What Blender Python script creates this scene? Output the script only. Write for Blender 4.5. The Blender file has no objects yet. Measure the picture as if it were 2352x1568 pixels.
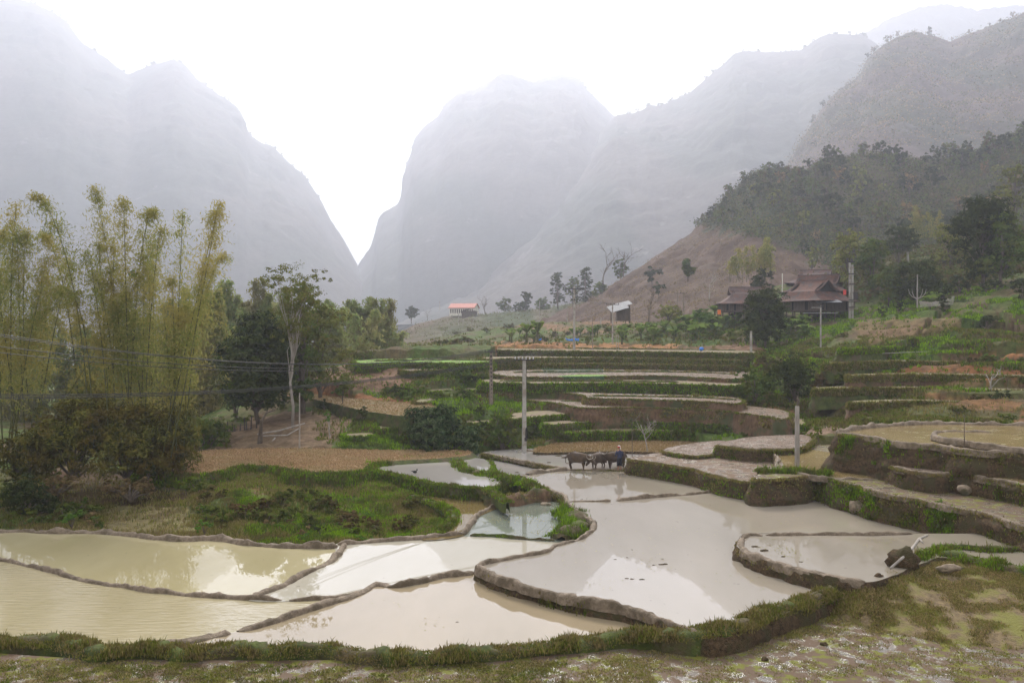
import bpy, math, random
import numpy as np
from mathutils import Vector, Matrix
from mathutils.geometry import tessellate_polygon
random.seed(4); RS = np.random.RandomState(4)
SC = bpy.context.scene; COL = SC.collection
# ------------------------------------------------------------------ camera, world, sun
F = 2000.0; CU = 1176.0; HV = 760.0            # focal length, centre column, horizon row of the 2352 x 1568 photograph
cam_d = bpy.data.cameras.new('camera'); cam = bpy.data.objects.new('camera', cam_d); COL.objects.link(cam)
cam.location = (0, 0, 0); cam.rotation_euler = (math.radians(90), 0, 0)
cam_d.sensor_width = 36; cam_d.lens = 36 * F / 2352; cam_d.shift_y = (HV - 784) / 2352; cam_d.clip_end = 9000; cam_d.clip_start = .2
SC.camera = cam
OVC = 5.6
SUN_EL, SUN_AZ = 40, -4                        # degrees; azimuth clockwise from +Y (the gorge)
w = bpy.data.worlds.new('World'); SC.world = w; w.use_nodes = True
nt = w.node_tree; bg = nt.nodes['Background']
sky = nt.nodes.new('ShaderNodeTexSky'); sky.sky_type = 'NISHITA'; sky.sun_disc = False
sky.sun_elevation = math.radians(SUN_EL); sky.sun_rotation = math.radians(SUN_AZ)
sky.air_density = 1.0; sky.dust_density = 6.0; sky.ozone_density = 1.0
hs = nt.nodes.new('ShaderNodeHueSaturation'); hs.inputs['Saturation'].default_value = .12; hs.inputs['Value'].default_value = .3
nt.links.new(sky.outputs[0], hs.inputs['Color']); ov = nt.nodes.new('ShaderNodeMix'); ov.data_type = 'RGBA'; ov.inputs[0].default_value = .86      # overcast: mostly even cloud light
ov.inputs[7].default_value = (OVC * .965, OVC * .975, OVC * 1.03, 1); nt.links.new(hs.outputs[0], ov.inputs[6]); nt.links.new(ov.outputs[2], bg.inputs['Color'])
bg.inputs['Strength'].default_value = .11
sd = bpy.data.lights.new('sun', 'SUN'); sd.energy = 2.5; sd.angle = math.radians(14); sd.color = (1, .94, .86)
sun = bpy.data.objects.new('sun', sd); COL.objects.link(sun)
sun.rotation_euler = (math.radians(90 - SUN_EL), 0, math.radians(180 - SUN_AZ))
SC.view_settings.view_transform = 'Standard'; SC.view_settings.look = 'None'; SC.view_settings.gamma = 1
SC.view_settings.exposure = 1.0
SC.cycles.max_bounces = 6; SC.cycles.volume_bounces = 4; SC.cycles.transparent_max_bounces = 12
SC.cycles.diffuse_bounces = 3; SC.cycles.glossy_bounces = 3
HAZE = .00037                                   # density of the even haze that fills the valley
# ------------------------------------------------------------------ helpers
def at(u, v, d): return np.array([(u - CU) / F * d, d, (HV - v) / F * d])
def onz(u, v, z):
    d = F * -z / (v - HV); return np.array([(u - CU) / F * d, d, z])
def hsh(i, j, k, s):
    n = (i * 374761393 + j * 668265263 + k * 1274126177 + s * 974711) & 0xffffffff
    n = ((n ^ (n >> 13)) * 1274126177) & 0xffffffff
    return ((n ^ (n >> 16)) & 0xffff) / 65535.0
def vnoise(x, y, z=0.0, s=0):
    x, y, z = np.broadcast_arrays(np.asarray(x, float), np.asarray(y, float), np.asarray(z, float))
    i, j, k = np.floor(x).astype(np.int64), np.floor(y).astype(np.int64), np.floor(z).astype(np.int64)
    f, g, h = x - i, y - j, z - k
    f, g, h = f * f * (3 - 2 * f), g * g * (3 - 2 * g), h * h * (3 - 2 * h)
    L = lambda a, b, t: a + (b - a) * t
    c = lambda a, b, e: hsh(i + a, j + b, k + e, s)
    return L(L(L(c(0,0,0), c(1,0,0), f), L(c(0,1,0), c(1,1,0), f), g), L(L(c(0,0,1), c(1,0,1), f), L(c(0,1,1), c(1,1,1), f), g), h) * 2 - 1
def fbm(x, y, z=0.0, o=4, s=0):
    r = 0; a = 1.0; m = 1.0
    for q in range(o):
        r = r + a * vnoise(np.asarray(x) * m, np.asarray(y) * m, np.asarray(z) * m, s + q); a *= .5; m *= 2.03
    return r
def mesh(name, V, faces, mats=None, smooth=False, midx=None):
    V = np.asarray(V, np.float32).reshape(-1, 3); me = bpy.data.meshes.new(name)
    if not isinstance(faces, (list, tuple)): faces = [faces]
    faces = [np.asarray(f, np.int32) for f in faces if len(f)]
    loops = np.concatenate([f.ravel() for f in faces]); sizes = np.concatenate([np.full(len(f), f.shape[1], np.int32) for f in faces])
    me.vertices.add(len(V)); me.vertices.foreach_set('co', V.ravel())
    me.loops.add(len(loops)); me.loops.foreach_set('vertex_index', loops)
    st = np.concatenate([[0], np.cumsum(sizes)[:-1]]).astype(np.int32)
    me.polygons.add(len(sizes)); me.polygons.foreach_set('loop_start', st)
    if midx is not None: me.polygons.foreach_set('material_index', np.asarray(midx, np.int32))
    me.polygons.foreach_set('use_smooth', np.full(len(sizes), smooth))
    me.update(calc_edges=True); me.validate()
    for m in (mats if isinstance(mats, (list, tuple)) else [mats]):
        if m: me.materials.append(m)
    return me
def obj(name, me, parent=None, loc=(0, 0, 0), rz=0, sc=None):
    o = bpy.data.objects.new(name, me); COL.objects.link(o); o.location = [float(c) for c in loc]; o.rotation_euler = (0, 0, rz)
    if sc is not None: o.scale = (sc, sc, sc) if np.isscalar(sc) else sc
    if parent: o.parent = parent
    return o
def struct(o, k='structure'): o['kind'] = k; return o
def tag(o, label, cat, group=None):
    o['label'] = label; o['category'] = cat
    if group: o['group'] = group
    return o
def empty(name, loc, label, cat, group=None, rz=0, sc=None):
    return tag(obj(name, None, None, loc, rz, sc), label, cat, group)
def copy_tree(o, loc=None, rz=None, sc=None, label=None, group=None, parent=None):
    c = o.copy(); COL.objects.link(c)
    if parent: c.parent = parent
    if loc is not None: c.location = [float(q) for q in loc]
    if rz is not None: c.rotation_euler = (0, 0, rz)
    if sc is not None: c.scale = (sc, sc, sc) if np.isscalar(sc) else sc
    if label: c['label'] = label
    if group: c['group'] = group
    for ch in list(o.children): copy_tree(ch, parent=c)
    return c
class MB:
    def __init__(s): s.V = []; s.F = []; s.n = 0
    def add(s, V, faces):
        V = np.asarray(V, float).reshape(-1, 3)
        for f in faces: s.F.append(np.asarray(f, int) + s.n)
        s.V.append(V); s.n += len(V)
    def box(s, c, size, rz=0, top=1.0):
        x, y, z = np.array(size) / 2.0
        v = np.array([[a * x * (top if e > 0 else 1), b * y * (top if e > 0 else 1), e * z] for e in (-1, 1) for a, b in ((-1,-1),(1,-1),(1,1),(-1,1))])
        ca, sa = math.cos(rz), math.sin(rz)
        v = np.c_[v[:, 0] * ca - v[:, 1] * sa, v[:, 0] * sa + v[:, 1] * ca, v[:, 2]] + np.array(c)
        s.add(v, [[[0,3,2,1],[4,5,6,7],[0,1,5,4],[1,2,6,5],[2,3,7,6],[3,0,4,7]]])
    def tube(s, pts, rad, n=6, cap=True):
        P = np.asarray(pts, float); m = len(P); R = np.broadcast_to(np.asarray(rad, float), (m,))
        T = np.gradient(P, axis=0); T /= np.linalg.norm(T, axis=1)[:, None] + 1e-9
        ref = np.array([1, 0, 0.]) if abs(T[0][0]) < .9 else np.array([0, 1, 0.])
        A = np.cross(T, ref); A /= np.linalg.norm(A, axis=1)[:, None] + 1e-9; B = np.cross(T, A)
        an = np.arange(n) / n * 2 * np.pi
        V = P[:, None] + R[:, None, None] * (A[:, None] * np.cos(an)[None, :, None] + B[:, None] * np.sin(an)[None, :, None])
        i = np.arange(m - 1)[:, None] * n; j = np.arange(n)[None]; k = (j + 1) % n
        Q = np.stack([i + j, i + k, i + n + k, i + n + j], -1).reshape(-1, 4)
        fs = [Q]
        if cap: fs += [[list(range(n))[::-1]], [[(m - 1) * n + q for q in range(n)]]]
        s.add(V, fs)
    def ell(s, c, r, n=10, m=7, jit=0, sd=0):
        th = np.linspace(0, np.pi, m)[1:-1]; ph = np.arange(n) / n * 2 * np.pi
        V = [[np.sin(t) * np.cos(p), np.sin(t) * np.sin(p), np.cos(t)] for t in th for p in ph] + [[0, 0, 1], [0, 0, -1]]
        V = np.array(V)
        if jit: V *= 1 + jit * fbm(V[:, 0] * 1.7 + sd, V[:, 1] * 1.7, V[:, 2] * 1.7, 3, sd)[:, None]
        V = V * np.array(r) + np.array(c); k = len(th); Q = []; Tt = []
        for a in range(k - 1):
            for b in range(n): Q.append([a*n+b, (a+1)*n+b, (a+1)*n+(b+1) % n, a*n+(b+1) % n])
        for b in range(n): Tt += [[k*n, b, (b+1) % n], [k*n+1, (k-1)*n+(b+1) % n, (k-1)*n+b]]
        s.add(V, [Q, Tt])
    def mesh(s, name, mat, smooth=False):
        V = np.concatenate(s.V); by = {}
        for f in s.F:
            if len(f): by.setdefault(np.asarray(f).shape[1], []).append(np.asarray(f))
        return mesh(name, V, [np.concatenate(v) for v in by.values()], mat, smooth)
    def build(s, name, mat, parent=None, loc=(0, 0, 0), smooth=False): return obj(name, s.mesh(name, mat, smooth), parent, loc)
# ------------------------------------------------------------------ materials
def newmat(name):
    m = bpy.data.materials.new(name); m.use_nodes = True; t = m.node_tree
    return m, t, t.nodes['Principled BSDF']
def N(t, kind, **kw):
    n = t.nodes.new(kind)
    for k, v in kw.items():
        if k in n.inputs: n.inputs[k].default_value = v
        else: setattr(n, k, v)
    return n
def coords(t): return N(t, 'ShaderNodeNewGeometry').outputs['Position']
def noise(t, scale, detail=4, rough=.6, vec=None, stretch=None):
    n = N(t, 'ShaderNodeTexNoise', Scale=scale, Detail=detail, Roughness=rough)
    v = vec or coords(t)
    if stretch:
        mp = N(t, 'ShaderNodeMapping'); mp.inputs['Scale'].default_value = stretch; t.links.new(v, mp.inputs['Vector']); v = mp.outputs[0]
    t.links.new(v, n.inputs['Vector']); return n.outputs['Fac']
def ramp(t, fac, stops):
    r = N(t, 'ShaderNodeValToRGB'); e = r.color_ramp.elements
    while len(e) < len(stops): e.new(.5)
    for q, (p, c) in zip(e, stops): q.position = p; q.color = (*c, 1) if len(c) == 3 else c
    t.links.new(fac, r.inputs['Fac']); return r.outputs['Color']
def mixc(t, fac, a, b, mode='MIX'):
    m = N(t, 'ShaderNodeMix', data_type='RGBA', blend_type=mode)
    for s, x in ((0, fac), (6, a), (7, b)):
        if hasattr(x, 'links') or hasattr(x, 'is_linked'): t.links.new(x, m.inputs[s])
        else: m.inputs[s].default_value = x if s == 0 else (*x, 1)
    return m.outputs[2]
def bump(t, b, h, strength=.5, dist=.1):
    n = N(t, 'ShaderNodeBump', Strength=strength, Distance=dist); t.links.new(h, n.inputs['Height']); t.links.new(n.outputs[0], b.inputs['Normal'])
def leafmat(name, cols, trans=.25, rough=.6, patch=None, pscale=.6):
    """cols: list of colours picked per leaf; patch: colour mixed in by large patches"""
    m, t, b = newmat(name)
    g = N(t, 'ShaderNodeNewGeometry')
    k = len(cols); c = ramp(t, g.outputs['Random Per Island'], [(i / max(1, k - 1), q) for i, q in enumerate(cols)])
    if patch:
        f = noise(t, pscale, 3); fr = ramp(t, f, [(.45, (0,0,0)), (.62, (1,1,1))]); c = mixc(t, fr, c, patch)
    oi = N(t, 'ShaderNodeObjectInfo'); v = N(t, 'ShaderNodeMapRange'); v.inputs['To Min'].default_value = .8; v.inputs['To Max'].default_value = 1.2
    t.links.new(oi.outputs['Random'], v.inputs[0]); hsn = N(t, 'ShaderNodeHueSaturation'); t.links.new(v.outputs[0], hsn.inputs['Value']); t.links.new(c, hsn.inputs['Color']); c = hsn.outputs[0]
    t.links.new(c, b.inputs['Base Color']); b.inputs['Roughness'].default_value = rough; b.inputs['Specular IOR Level'].default_value = .0
    if trans:
        tr = N(t, 'ShaderNodeBsdfTranslucent'); t.links.new(c, tr.inputs['Color']); mx = N(t, 'ShaderNodeMixShader'); mx.inputs[0].default_value = trans
        t.links.new(b.outputs[0], mx.inputs[1]); t.links.new(tr.outputs[0], mx.inputs[2]); t.links.new(mx.outputs[0], t.nodes['Material Output'].inputs['Surface'])
    return m
def surf(name, c1, c2, scale=3, rough=.85, bs=.4, bd=.05, c3=None, stretch=None, detail=6, s3=.7, spec=.3, bscale=None):
    m, t, b = newmat(name)
    f = noise(t, scale, detail, .65, stretch=stretch); c = ramp(t, f, [(.3, c1), (.7, c2)])
    if c3: c = mixc(t, ramp(t, noise(t, s3, 5), [(.48, (0,0,0)), (.6, (1,1,1))]), c, c3)
    t.links.new(c, b.inputs['Base Color']); b.inputs['Roughness'].default_value = rough; b.inputs['Specular IOR Level'].default_value = spec
    if bs: bump(t, b, noise(t, bscale or scale * 3, 5, stretch=stretch), bs, bd)
    return m
def water(name, c1, c2, scale=.25, ripple=0.0, weed=None, mud=None, ior=1.5, tint=None):
    """opaque silty water: mud-coloured body under a glossy surface"""
    m, t, b = newmat(name)
    c = ramp(t, noise(t, scale, 5, .55, stretch=(1, .35, 1)), [(.35, c1), (.65, c2)])
    b.inputs['IOR'].default_value = ior
    c = mixc(t, ramp(t, noise(t, 3.2, 4, .6, stretch=(.7, .7, 1)), [(.70, (0,0,0)), (.73, (.6,.6,.6))]), c, (.13, .10, .07))
    rg = None
    if weed:
        k, wc = weed; f = ramp(t, noise(t, 1.1, 8, .72), [(k, (0,0,0)), (k + .05, (1,1,1))]); c = mixc(t, f, c, wc); rg = f
    if mud:
        k, mc, ms = mud; f = ramp(t, noise(t, ms, 8, .7), [(k, (0,0,0)), (k + .04, (1,1,1))]); c = mixc(t, f, c, mc)
        rg = f if rg is None else mixc(t, 1.0, rg, f, 'LIGHTEN')
    t.links.new(c, b.inputs['Base Color']); b.inputs['Roughness'].default_value = .012
    if rg is not None:
        mr = N(t, 'ShaderNodeMapRange'); mr.inputs['To Min'].default_value = .04; mr.inputs['To Max'].default_value = .7; t.links.new(rg, mr.inputs[0]); t.links.new(mr.outputs[0], b.inputs['Roughness']); ms_ = N(t, 'ShaderNodeMapRange'); ms_.inputs['To Min'].default_value = .5; ms_.inputs['To Max'].default_value = .04; t.links.new(rg, ms_.inputs[0]); t.links.new(ms_.outputs[0], b.inputs['Specular IOR Level'])
    if ripple:
        n = noise(t, 1.0, 3, .5, stretch=(1.1, 5.5, 1)); bump(t, b, n, .6, ripple)
        if rg is None: b.inputs['Roughness'].default_value = .08
    elif rg is not None:
        bump(t, b, mixc(t, .5, rg, noise(t, 9, 5)), .35, .05)
    else: bump(t, b, noise(t, 2.2, 3), .05, .002)
    return m
M = {}
M['mud'] = surf('mud_wet', (.13, .095, .062), (.29, .225, .155), 5, .75, 1, .07, c3=(.12, .09, .055), s3=1.6)
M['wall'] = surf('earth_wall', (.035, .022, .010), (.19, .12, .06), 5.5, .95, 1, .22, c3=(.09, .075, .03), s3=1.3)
M['wallred'] = surf('earth_wall_pale', (.07, .04, .021), (.19, .115, .065), 4, .95, .9, .06, c3=(.07, .075, .03), s3=.6, stretch=(1, 1, .4))
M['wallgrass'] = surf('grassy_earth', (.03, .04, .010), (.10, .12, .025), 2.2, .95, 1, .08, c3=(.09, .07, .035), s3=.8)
M['clod'] = surf('ploughed_earth', (.14, .075, .032), (.42, .27, .13), 7, .95, 1, .09, c3=(.27, .19, .09), s3=.3, bscale=7)
M['bankstub'] = surf('stubbly_earth', (.10, .07, .04), (.27, .20, .10), 4, .95, 1, .08, c3=(.19, .18, .045), s3=.9)
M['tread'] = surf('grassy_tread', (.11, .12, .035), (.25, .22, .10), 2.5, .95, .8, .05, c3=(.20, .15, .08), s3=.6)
M['stub'] = surf('stubble', (.16, .105, .055), (.38, .27, .15), 6, .95, 1, .08, c3=(.19, .16, .07), s3=.5)
M['mudpad'] = water('paddy_mud', (.17, .13, .10), (.24, .195, .155), .4, weed=(.56, (.13, .13, .04)), mud=(.46, (.16, .11, .072), 1.3), ior=1.5)
M['mudpad2'] = water('churned_mud', (.24, .19, .155), (.31, .26, .21), .5, weed=(.60, (.13, .12, .05)), mud=(.45, (.18, .13, .095), 1.6), ior=1.5)
M['mudgreen'] = water('weedy_mud', (.12, .10, .07), (.18, .15, .115), .4, weed=(.465, (.15, .15, .03)), mud=(.47, (.13, .09, .06), 2.0), ior=1.7)
M['pathmud'] = surf('pale_mud', (.13, .10, .06), (.27, .20, .13), 3, .95, .5, .04, c3=(.17, .16, .06), s3=.7)
M['green'] = surf('young_rice', (.10, .20, .015), (.18, .32, .03), 5, .9, .6, .06)
M['wA1'] = water('water_still', (.37, .32, .175), (.44, .385, .225), ior=1.7)
M['wA3'] = water('water_rippled', (.35, .30, .17), (.41, .35, .21), ripple=.05, ior=1.85)
M['wA4'] = water('water_cream', (.28, .225, .14), (.33, .265, .17), ior=1.6)
M['wA2'] = water('water_pale', (.39, .355, .27), (.44, .405, .32), ior=1.6)
M['wA5'] = water('water_pond', (.17, .19, .15), (.25, .27, .22), ior=2.1)
M['wB'] = water('water_lilac', (.27, .235, .18), (.35, .305, .24), .12, ior=1.55)
M['wH'] = water('water_brown', (.15, .11, .04), (.20, .145, .06), .3, ior=1.8)
M['wI'] = water('water_grey', (.33, .305, .275), (.40, .37, .335), ior=1.9)
M['wC'] = water('water_yellow', (.24, .17, .07), (.33, .25, .12), .3, weed=(.60, (.16, .16, .04)), ior=1.45)
M['grass'] = leafmat('grass_blade', [(.04, .065, .006), (.12, .17, .018), (.21, .19, .05), (.07, .12, .01)], .35, patch=(.14, .11, .045), pscale=1.2)
M['grassf'] = leafmat('grass_dry', [(.14, .13, .03), (.28, .22, .085), (.17, .18, .03), (.09, .085, .03)], .35, patch=(.20, .15, .07), pscale=1.5)
M['grassb'] = leafmat('grass_bright', [(.10, .20, .006), (.22, .36, .014), (.15, .25, .015), (.06, .12, .006)], .4, patch=(.08, .10, .025), pscale=.8)
M['tan'] = leafmat('dry_straw', [(.36, .25, .12), (.48, .35, .18), (.26, .17, .08), (.40, .30, .14)], .2)
M['straw'] = leafmat('straw', [(.30, .24, .09), (.40, .31, .15), (.20, .20, .05), (.13, .10, .04)], .2, patch=(.22, .22, .05), pscale=.9)
M['bamboo'] = leafmat('bamboo_leaf', [(.27, .28, .07), (.17, .21, .05), (.40, .36, .12), (.14, .18, .04), (.33, .27, .08)], .45, patch=(.33, .28, .08), pscale=.28)
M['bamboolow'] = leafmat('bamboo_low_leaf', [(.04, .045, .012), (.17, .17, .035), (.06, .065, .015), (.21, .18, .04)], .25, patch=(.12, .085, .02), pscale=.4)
M['bamboofar'] = leafmat('bamboo_far_leaf', [(.19, .27, .08), (.28, .35, .11), (.30, .29, .11), (.16, .22, .08)], .5, patch=(.28, .25, .10), pscale=.12)
M['culm'] = surf('bamboo_culm', (.035, .04, .014), (.11, .11, .03), 2, .6, .2, .01)
M['dark'] = leafmat('leaf_dark', [(.016, .03, .010), (.04, .06, .02), (.075, .085, .03), (.025, .04, .012)], .15, .4, patch=(.06, .07, .018), pscale=.9)
M['mid'] = leafmat('leaf_mid', [(.05, .09, .018), (.11, .16, .03), (.075, .12, .025), (.16, .19, .04)], .3, patch=(.12, .13, .025), pscale=.5)
M['yel'] = leafmat('leaf_yellow', [(.15, .17, .035), (.24, .24, .05), (.11, .14, .03), (.20, .15, .05)], .25)
M['fresh'] = leafmat('leaf_fresh', [(.06, .13, .018), (.12, .21, .03), (.09, .17, .03), (.16, .25, .04)], .3)
M['leafy'] = leafmat('leaf_long', [(.018, .04, .014), (.05, .09, .03), (.13, .16, .07), (.02, .035, .012)], .2)
M['scrub'] = leafmat('leaf_scrub', [(.05, .08, .015), (.11, .15, .025), (.14, .13, .04), (.08, .12, .02)], .2, patch=(.12, .08, .035), pscale=.35)
M['dry'] = leafmat('leaf_dry', [(.20, .13, .06), (.28, .19, .09), (.12, .11, .04), (.17, .10, .05)], .2)
M['banana'] = leafmat('leaf_banana', [(.10, .18, .03), (.20, .26, .06), (.08, .13, .03), (.26, .28, .09)], .35)
M['bark'] = surf('bark', (.06, .045, .035), (.20, .16, .12), 4, .95, .8, .03, stretch=(1, 1, .25))
M['barkpale'] = surf('bark_pale', (.22, .19, .16), (.42, .38, .33), 3, .9, .5, .02, stretch=(1, 1, .3))
M['conc'] = surf('concrete', (.30, .28, .24), (.44, .41, .36), 3, .85, .3, .01, c3=(.25, .21, .17), s3=1.5)
M['concold'] = surf('concrete_brown', (.17, .13, .10), (.30, .24, .19), 4, .9, .4, .01)
M['steel'] = surf('dark_steel', (.03, .025, .025), (.07, .055, .05), 6, .6, 0)
M['porc'] = surf('insulator', (.60, .58, .55), (.75, .73, .70), 6, .3, 0)
M['cable'] = surf('cable_black', (.02, .02, .02), (.035, .033, .03), 6, .6, 0)
M['tile'] = surf('roof_tile', (.06, .03, .022), (.17, .08, .055), 2.6, .9, .9, .08, c3=(.075, .055, .05), s3=.8, bscale=6)
M['tilegrey'] = surf('roof_tile_grey', (.08, .06, .055), (.17, .12, .105), 2.6, .9, .9, .08, c3=(.15, .08, .06), s3=.8, bscale=6)
M['wood'] = surf('old_wood', (.05, .036, .028), (.15, .115, .09), 3, .9, .8, .03, stretch=(4, 4, .3))
M['black'] = surf('dark_interior', (.012, .01, .01), (.022, .02, .018), 3, .95, 0)
M['tin'] = surf('sheet_metal', (.26, .26, .26), (.42, .41, .40), 1.5, .85, .3, .02, stretch=(6, 1, 1))
M['white'] = surf('cream_paint', (.62, .57, .46), (.74, .70, .60), 1, .8, 0)
M['redroof'] = surf('red_sheet_roof', (.42, .14, .10), (.52, .19, .14), 1.5, .7, .3, .03)
M['blue'] = surf('blue_tarp', (.03, .16, .55), (.05, .24, .68), 3, .5, .5, .05)
M['orange'] = surf('orange_cloth', (.72, .16, .04), (.80, .22, .06), 5, .8, 0)
M['rock'] = surf('rock', (.16, .12, .085), (.38, .30, .21), 3, .9, .9, .06, c3=(.12, .11, .06), s3=2)
M['limestone'] = surf('limestone', (.34, .33, .31), (.55, .53, .50), .5, .9, .8, .3)
M['hide'] = surf('buffalo_hide', (.035, .023, .015), (.12, .08, .048), 2.2, .8, .5, .02, c3=(.08, .055, .04), s3=1.8)
M['horn'] = surf('horn', (.25, .22, .18), (.42, .38, .32), 5, .5, 0)
M['skin'] = surf('skin', (.30, .15, .09), (.36, .19, .12), 5, .6, 0)
M['jacket'] = surf('indigo_jacket', (.022, .028, .06), (.05, .055, .10), 8, .9, .3, .01)
M['trouser'] = surf('black_trousers', (.012, .012, .018), (.025, .025, .035), 8, .9, .2, .01)
M['scarf'] = surf('red_scarf', (.55, .04, .04), (.70, .08, .06), 20, .8, 0)
M['hair'] = surf('hair', (.01, .01, .01), (.02, .018, .015), 8, .6, 0)
M['hat'] = surf('white_cloth', (.60, .58, .52), (.72, .70, .62), 8, .8, 0)
def netmat(name, c, a):
    m, t, b = newmat(name); b.inputs['Base Color'].default_value = (*c, 1); b.inputs['Alpha'].default_value = a; b.inputs['Roughness'].default_value = .9; return m
M['netgreen'] = netmat('green_netting', (.03, .14, .09), .42); M['netgrey'] = netmat('grey_netting', (.30, .27, .22), .5)
m, t, b = newmat('terrain')
vc = N(t, 'ShaderNodeVertexColor', layer_name='Col')
f1 = ramp(t, noise(t, 1.4, 8, .7), [(.28, (.45,.45,.45)), (.72, (1.5,1.5,1.5))]); c = mixc(t, 1.0, vc.outputs[0], f1, 'MULTIPLY')
f2 = ramp(t, noise(t, .55, 6, .6), [(.52, (0,0,0)), (.64, (.75,.75,.75))]); c = mixc(t, f2, c, (.095, .062, .03))
t.links.new(c, b.inputs['Base Color']); b.inputs['Roughness'].default_value = .95; b.inputs['Specular IOR Level'].default_value = .15; bump(t, b, noise(t, 2.5, 8, .75), 1, .25); M['terrain'] = m
m, t, b = newmat('mountain')
vc = N(t, 'ShaderNodeVertexColor', layer_name='Col')
f1 = ramp(t, noise(t, .10, 9, .72), [(.3, (.65,.65,.65)), (.7, (1.3,1.3,1.3))]); c = mixc(t, 1.0, vc.outputs[0], f1, 'MULTIPLY')
f2 = ramp(t, noise(t, .022, 9, .65, stretch=(1, 1, .5)), [(.63, (0,0,0)), (.68, (.5,.5,.5))]); c = mixc(t, f2, c, (.22, .20, .19))
t.links.new(c, b.inputs['Base Color']); b.inputs['Roughness'].default_value = .95; b.inputs['Specular IOR Level'].default_value = .1; bump(t, b, noise(t, .12, 8, .7), .6, 2.0); M['mountain'] = m
# ------------------------------------------------------------------ polylines, terraces and banks
def smoothline(P, closed=False, step=.35, jit=0, seed=0):
    P = np.asarray(P, float); n = len(P)
    if n < 3 and not closed: out = P
    else:
        out = []
        for i in range(n if closed else n - 1):
            p0 = P[(i - 1) % n] if closed or i > 0 else 2 * P[0] - P[1]; p1 = P[i]; p2 = P[(i + 1) % n]
            p3 = P[(i + 2) % n] if closed or i < n - 2 else 2 * P[-1] - P[-2]
            L = np.linalg.norm([p2 - p1]); k = max(2, int(L / step))
            a = max(np.linalg.norm(p1 - p0), 1e-3) ** .5; b2 = max(L, 1e-3) ** .5; c2 = max(np.linalg.norm(p3 - p2), 1e-3) ** .5
            t0, t1, t2, t3 = 0, a, a + b2, a + b2 + c2
            for t_ in np.linspace(t1, t2, k, endpoint=False):
                A1 = (t1-t_)/(t1-t0)*p0+(t_-t0)/(t1-t0)*p1; A2 = (t2-t_)/(t2-t1)*p1+(t_-t1)/(t2-t1)*p2; A3 = (t3-t_)/(t3-t2)*p2+(t_-t2)/(t3-t2)*p3
                B1 = (t2-t_)/(t2-t0)*A1+(t_-t0)/(t2-t0)*A2; B2 = (t3-t_)/(t3-t1)*A2+(t_-t1)/(t3-t1)*A3
                out.append((t2-t_)/(t2-t1)*B1+(t_-t1)/(t2-t1)*B2)
        if not closed: out.append(P[-1])
        out = np.array(out)
    seg = np.linalg.norm(np.diff(out, axis=0, append=out[:1] if closed else out[-1:]), axis=1); s = np.r_[0, np.cumsum(seg)]
    total = s[-1] if closed else s[-2]; k = max(3, int(total / step)); tt = np.linspace(0, total, k, endpoint=not closed)
    src = np.vstack([out, out[:1]]) if closed else out
    sx = s if closed else s[:-1]
    R = np.stack([np.interp(tt, sx, src[:, c]) for c in range(3)], 1)
    if jit:
        R[:, 0] += jit * fbm(R[:, 0] * .9, R[:, 1] * .9, 0, 4, seed); R[:, 1] += jit * fbm(R[:, 0] * .9, R[:, 1] * .9, 7.7, 4, seed + 5)
    return R
def normals2(R, closed):
    T = (np.roll(R, -1, 0) - np.roll(R, 1, 0)) if closed else np.gradient(R, axis=0)
    n = np.c_[T[:, 1], -T[:, 0], np.zeros(len(R))]; return n / (np.linalg.norm(n, axis=1)[:, None] + 1e-9)
TERR = []                                       # (polygon xy, z) footprints, so the ground sheet stays below them
def inside(px, py, poly):
    r = np.zeros(px.shape, bool); n = len(poly); j = n - 1
    for i in range(n):
        xi, yi = poly[i][0], poly[i][1]; xj, yj = poly[j][0], poly[j][1]
        c = ((yi > py) != (yj > py)); r ^= c & (px < (xj - xi) * (py - yi) / ((yj - yi) + 1e-12) + xi); j = i
    return r
def terrace(name, P, z, drop, top, side, batter=.22, step=.35, jit=.10, rough=.07, seed=0, register=True, pool=False):
    P = np.asarray(P, float)
    if P.shape[1] == 2: P = np.array([onz(u, v, z) for u, v in P])
    P[:, 2] = z
    A = .5 * np.sum(P[:, 0] * np.roll(P[:, 1], -1) - np.roll(P[:, 0], -1) * P[:, 1])
    if A < 0: P = P[::-1]
    R = smoothline(P, True, step, jit, seed); n = len(R)
    tri = tessellate_polygon([[Vector(p) for p in R]])
    tri = np.array([t_ for t_ in tri]); a, b2, c2 = R[tri[:, 0]], R[tri[:, 1]], R[tri[:, 2]]
    fl = np.cross(b2 - a, c2 - a)[:, 2] < 0; tri[fl] = tri[fl][:, ::-1]
    struct(obj(name, mesh(name, R, tri, top)))
    if drop > 0:
        nn = normals2(R, True); deep = drop + (1.2 if drop > .35 else .7); rows = max(4, int(deep / .14)); V = []
        for k in range(rows + 1):
            t_ = k / rows * deep / drop; off = batter * drop * t_ ** .8
            Q = R + nn * off; Q[:, 2] = z + .012 - (drop) * t_
            if k > 0:
                ns = fbm(Q[:, 0] * 1.3, Q[:, 1] * 1.3, Q[:, 2] * 1.6, 4, seed + 11) * rough * (1.9 if k > 1 else .7)
                Q = Q + nn * ns[:, None]
            V.append(Q)
        i = np.arange(rows)[:, None] * n; j = np.arange(n)[None]; k2 = (j + 1) % n
        Qd = np.stack([i + j, i + n + j, i + n + k2, i + k2], -1).reshape(-1, 4)
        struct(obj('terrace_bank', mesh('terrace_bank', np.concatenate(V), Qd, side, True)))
    if register: TERR.append((R[:, :2], z))
    return R
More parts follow.
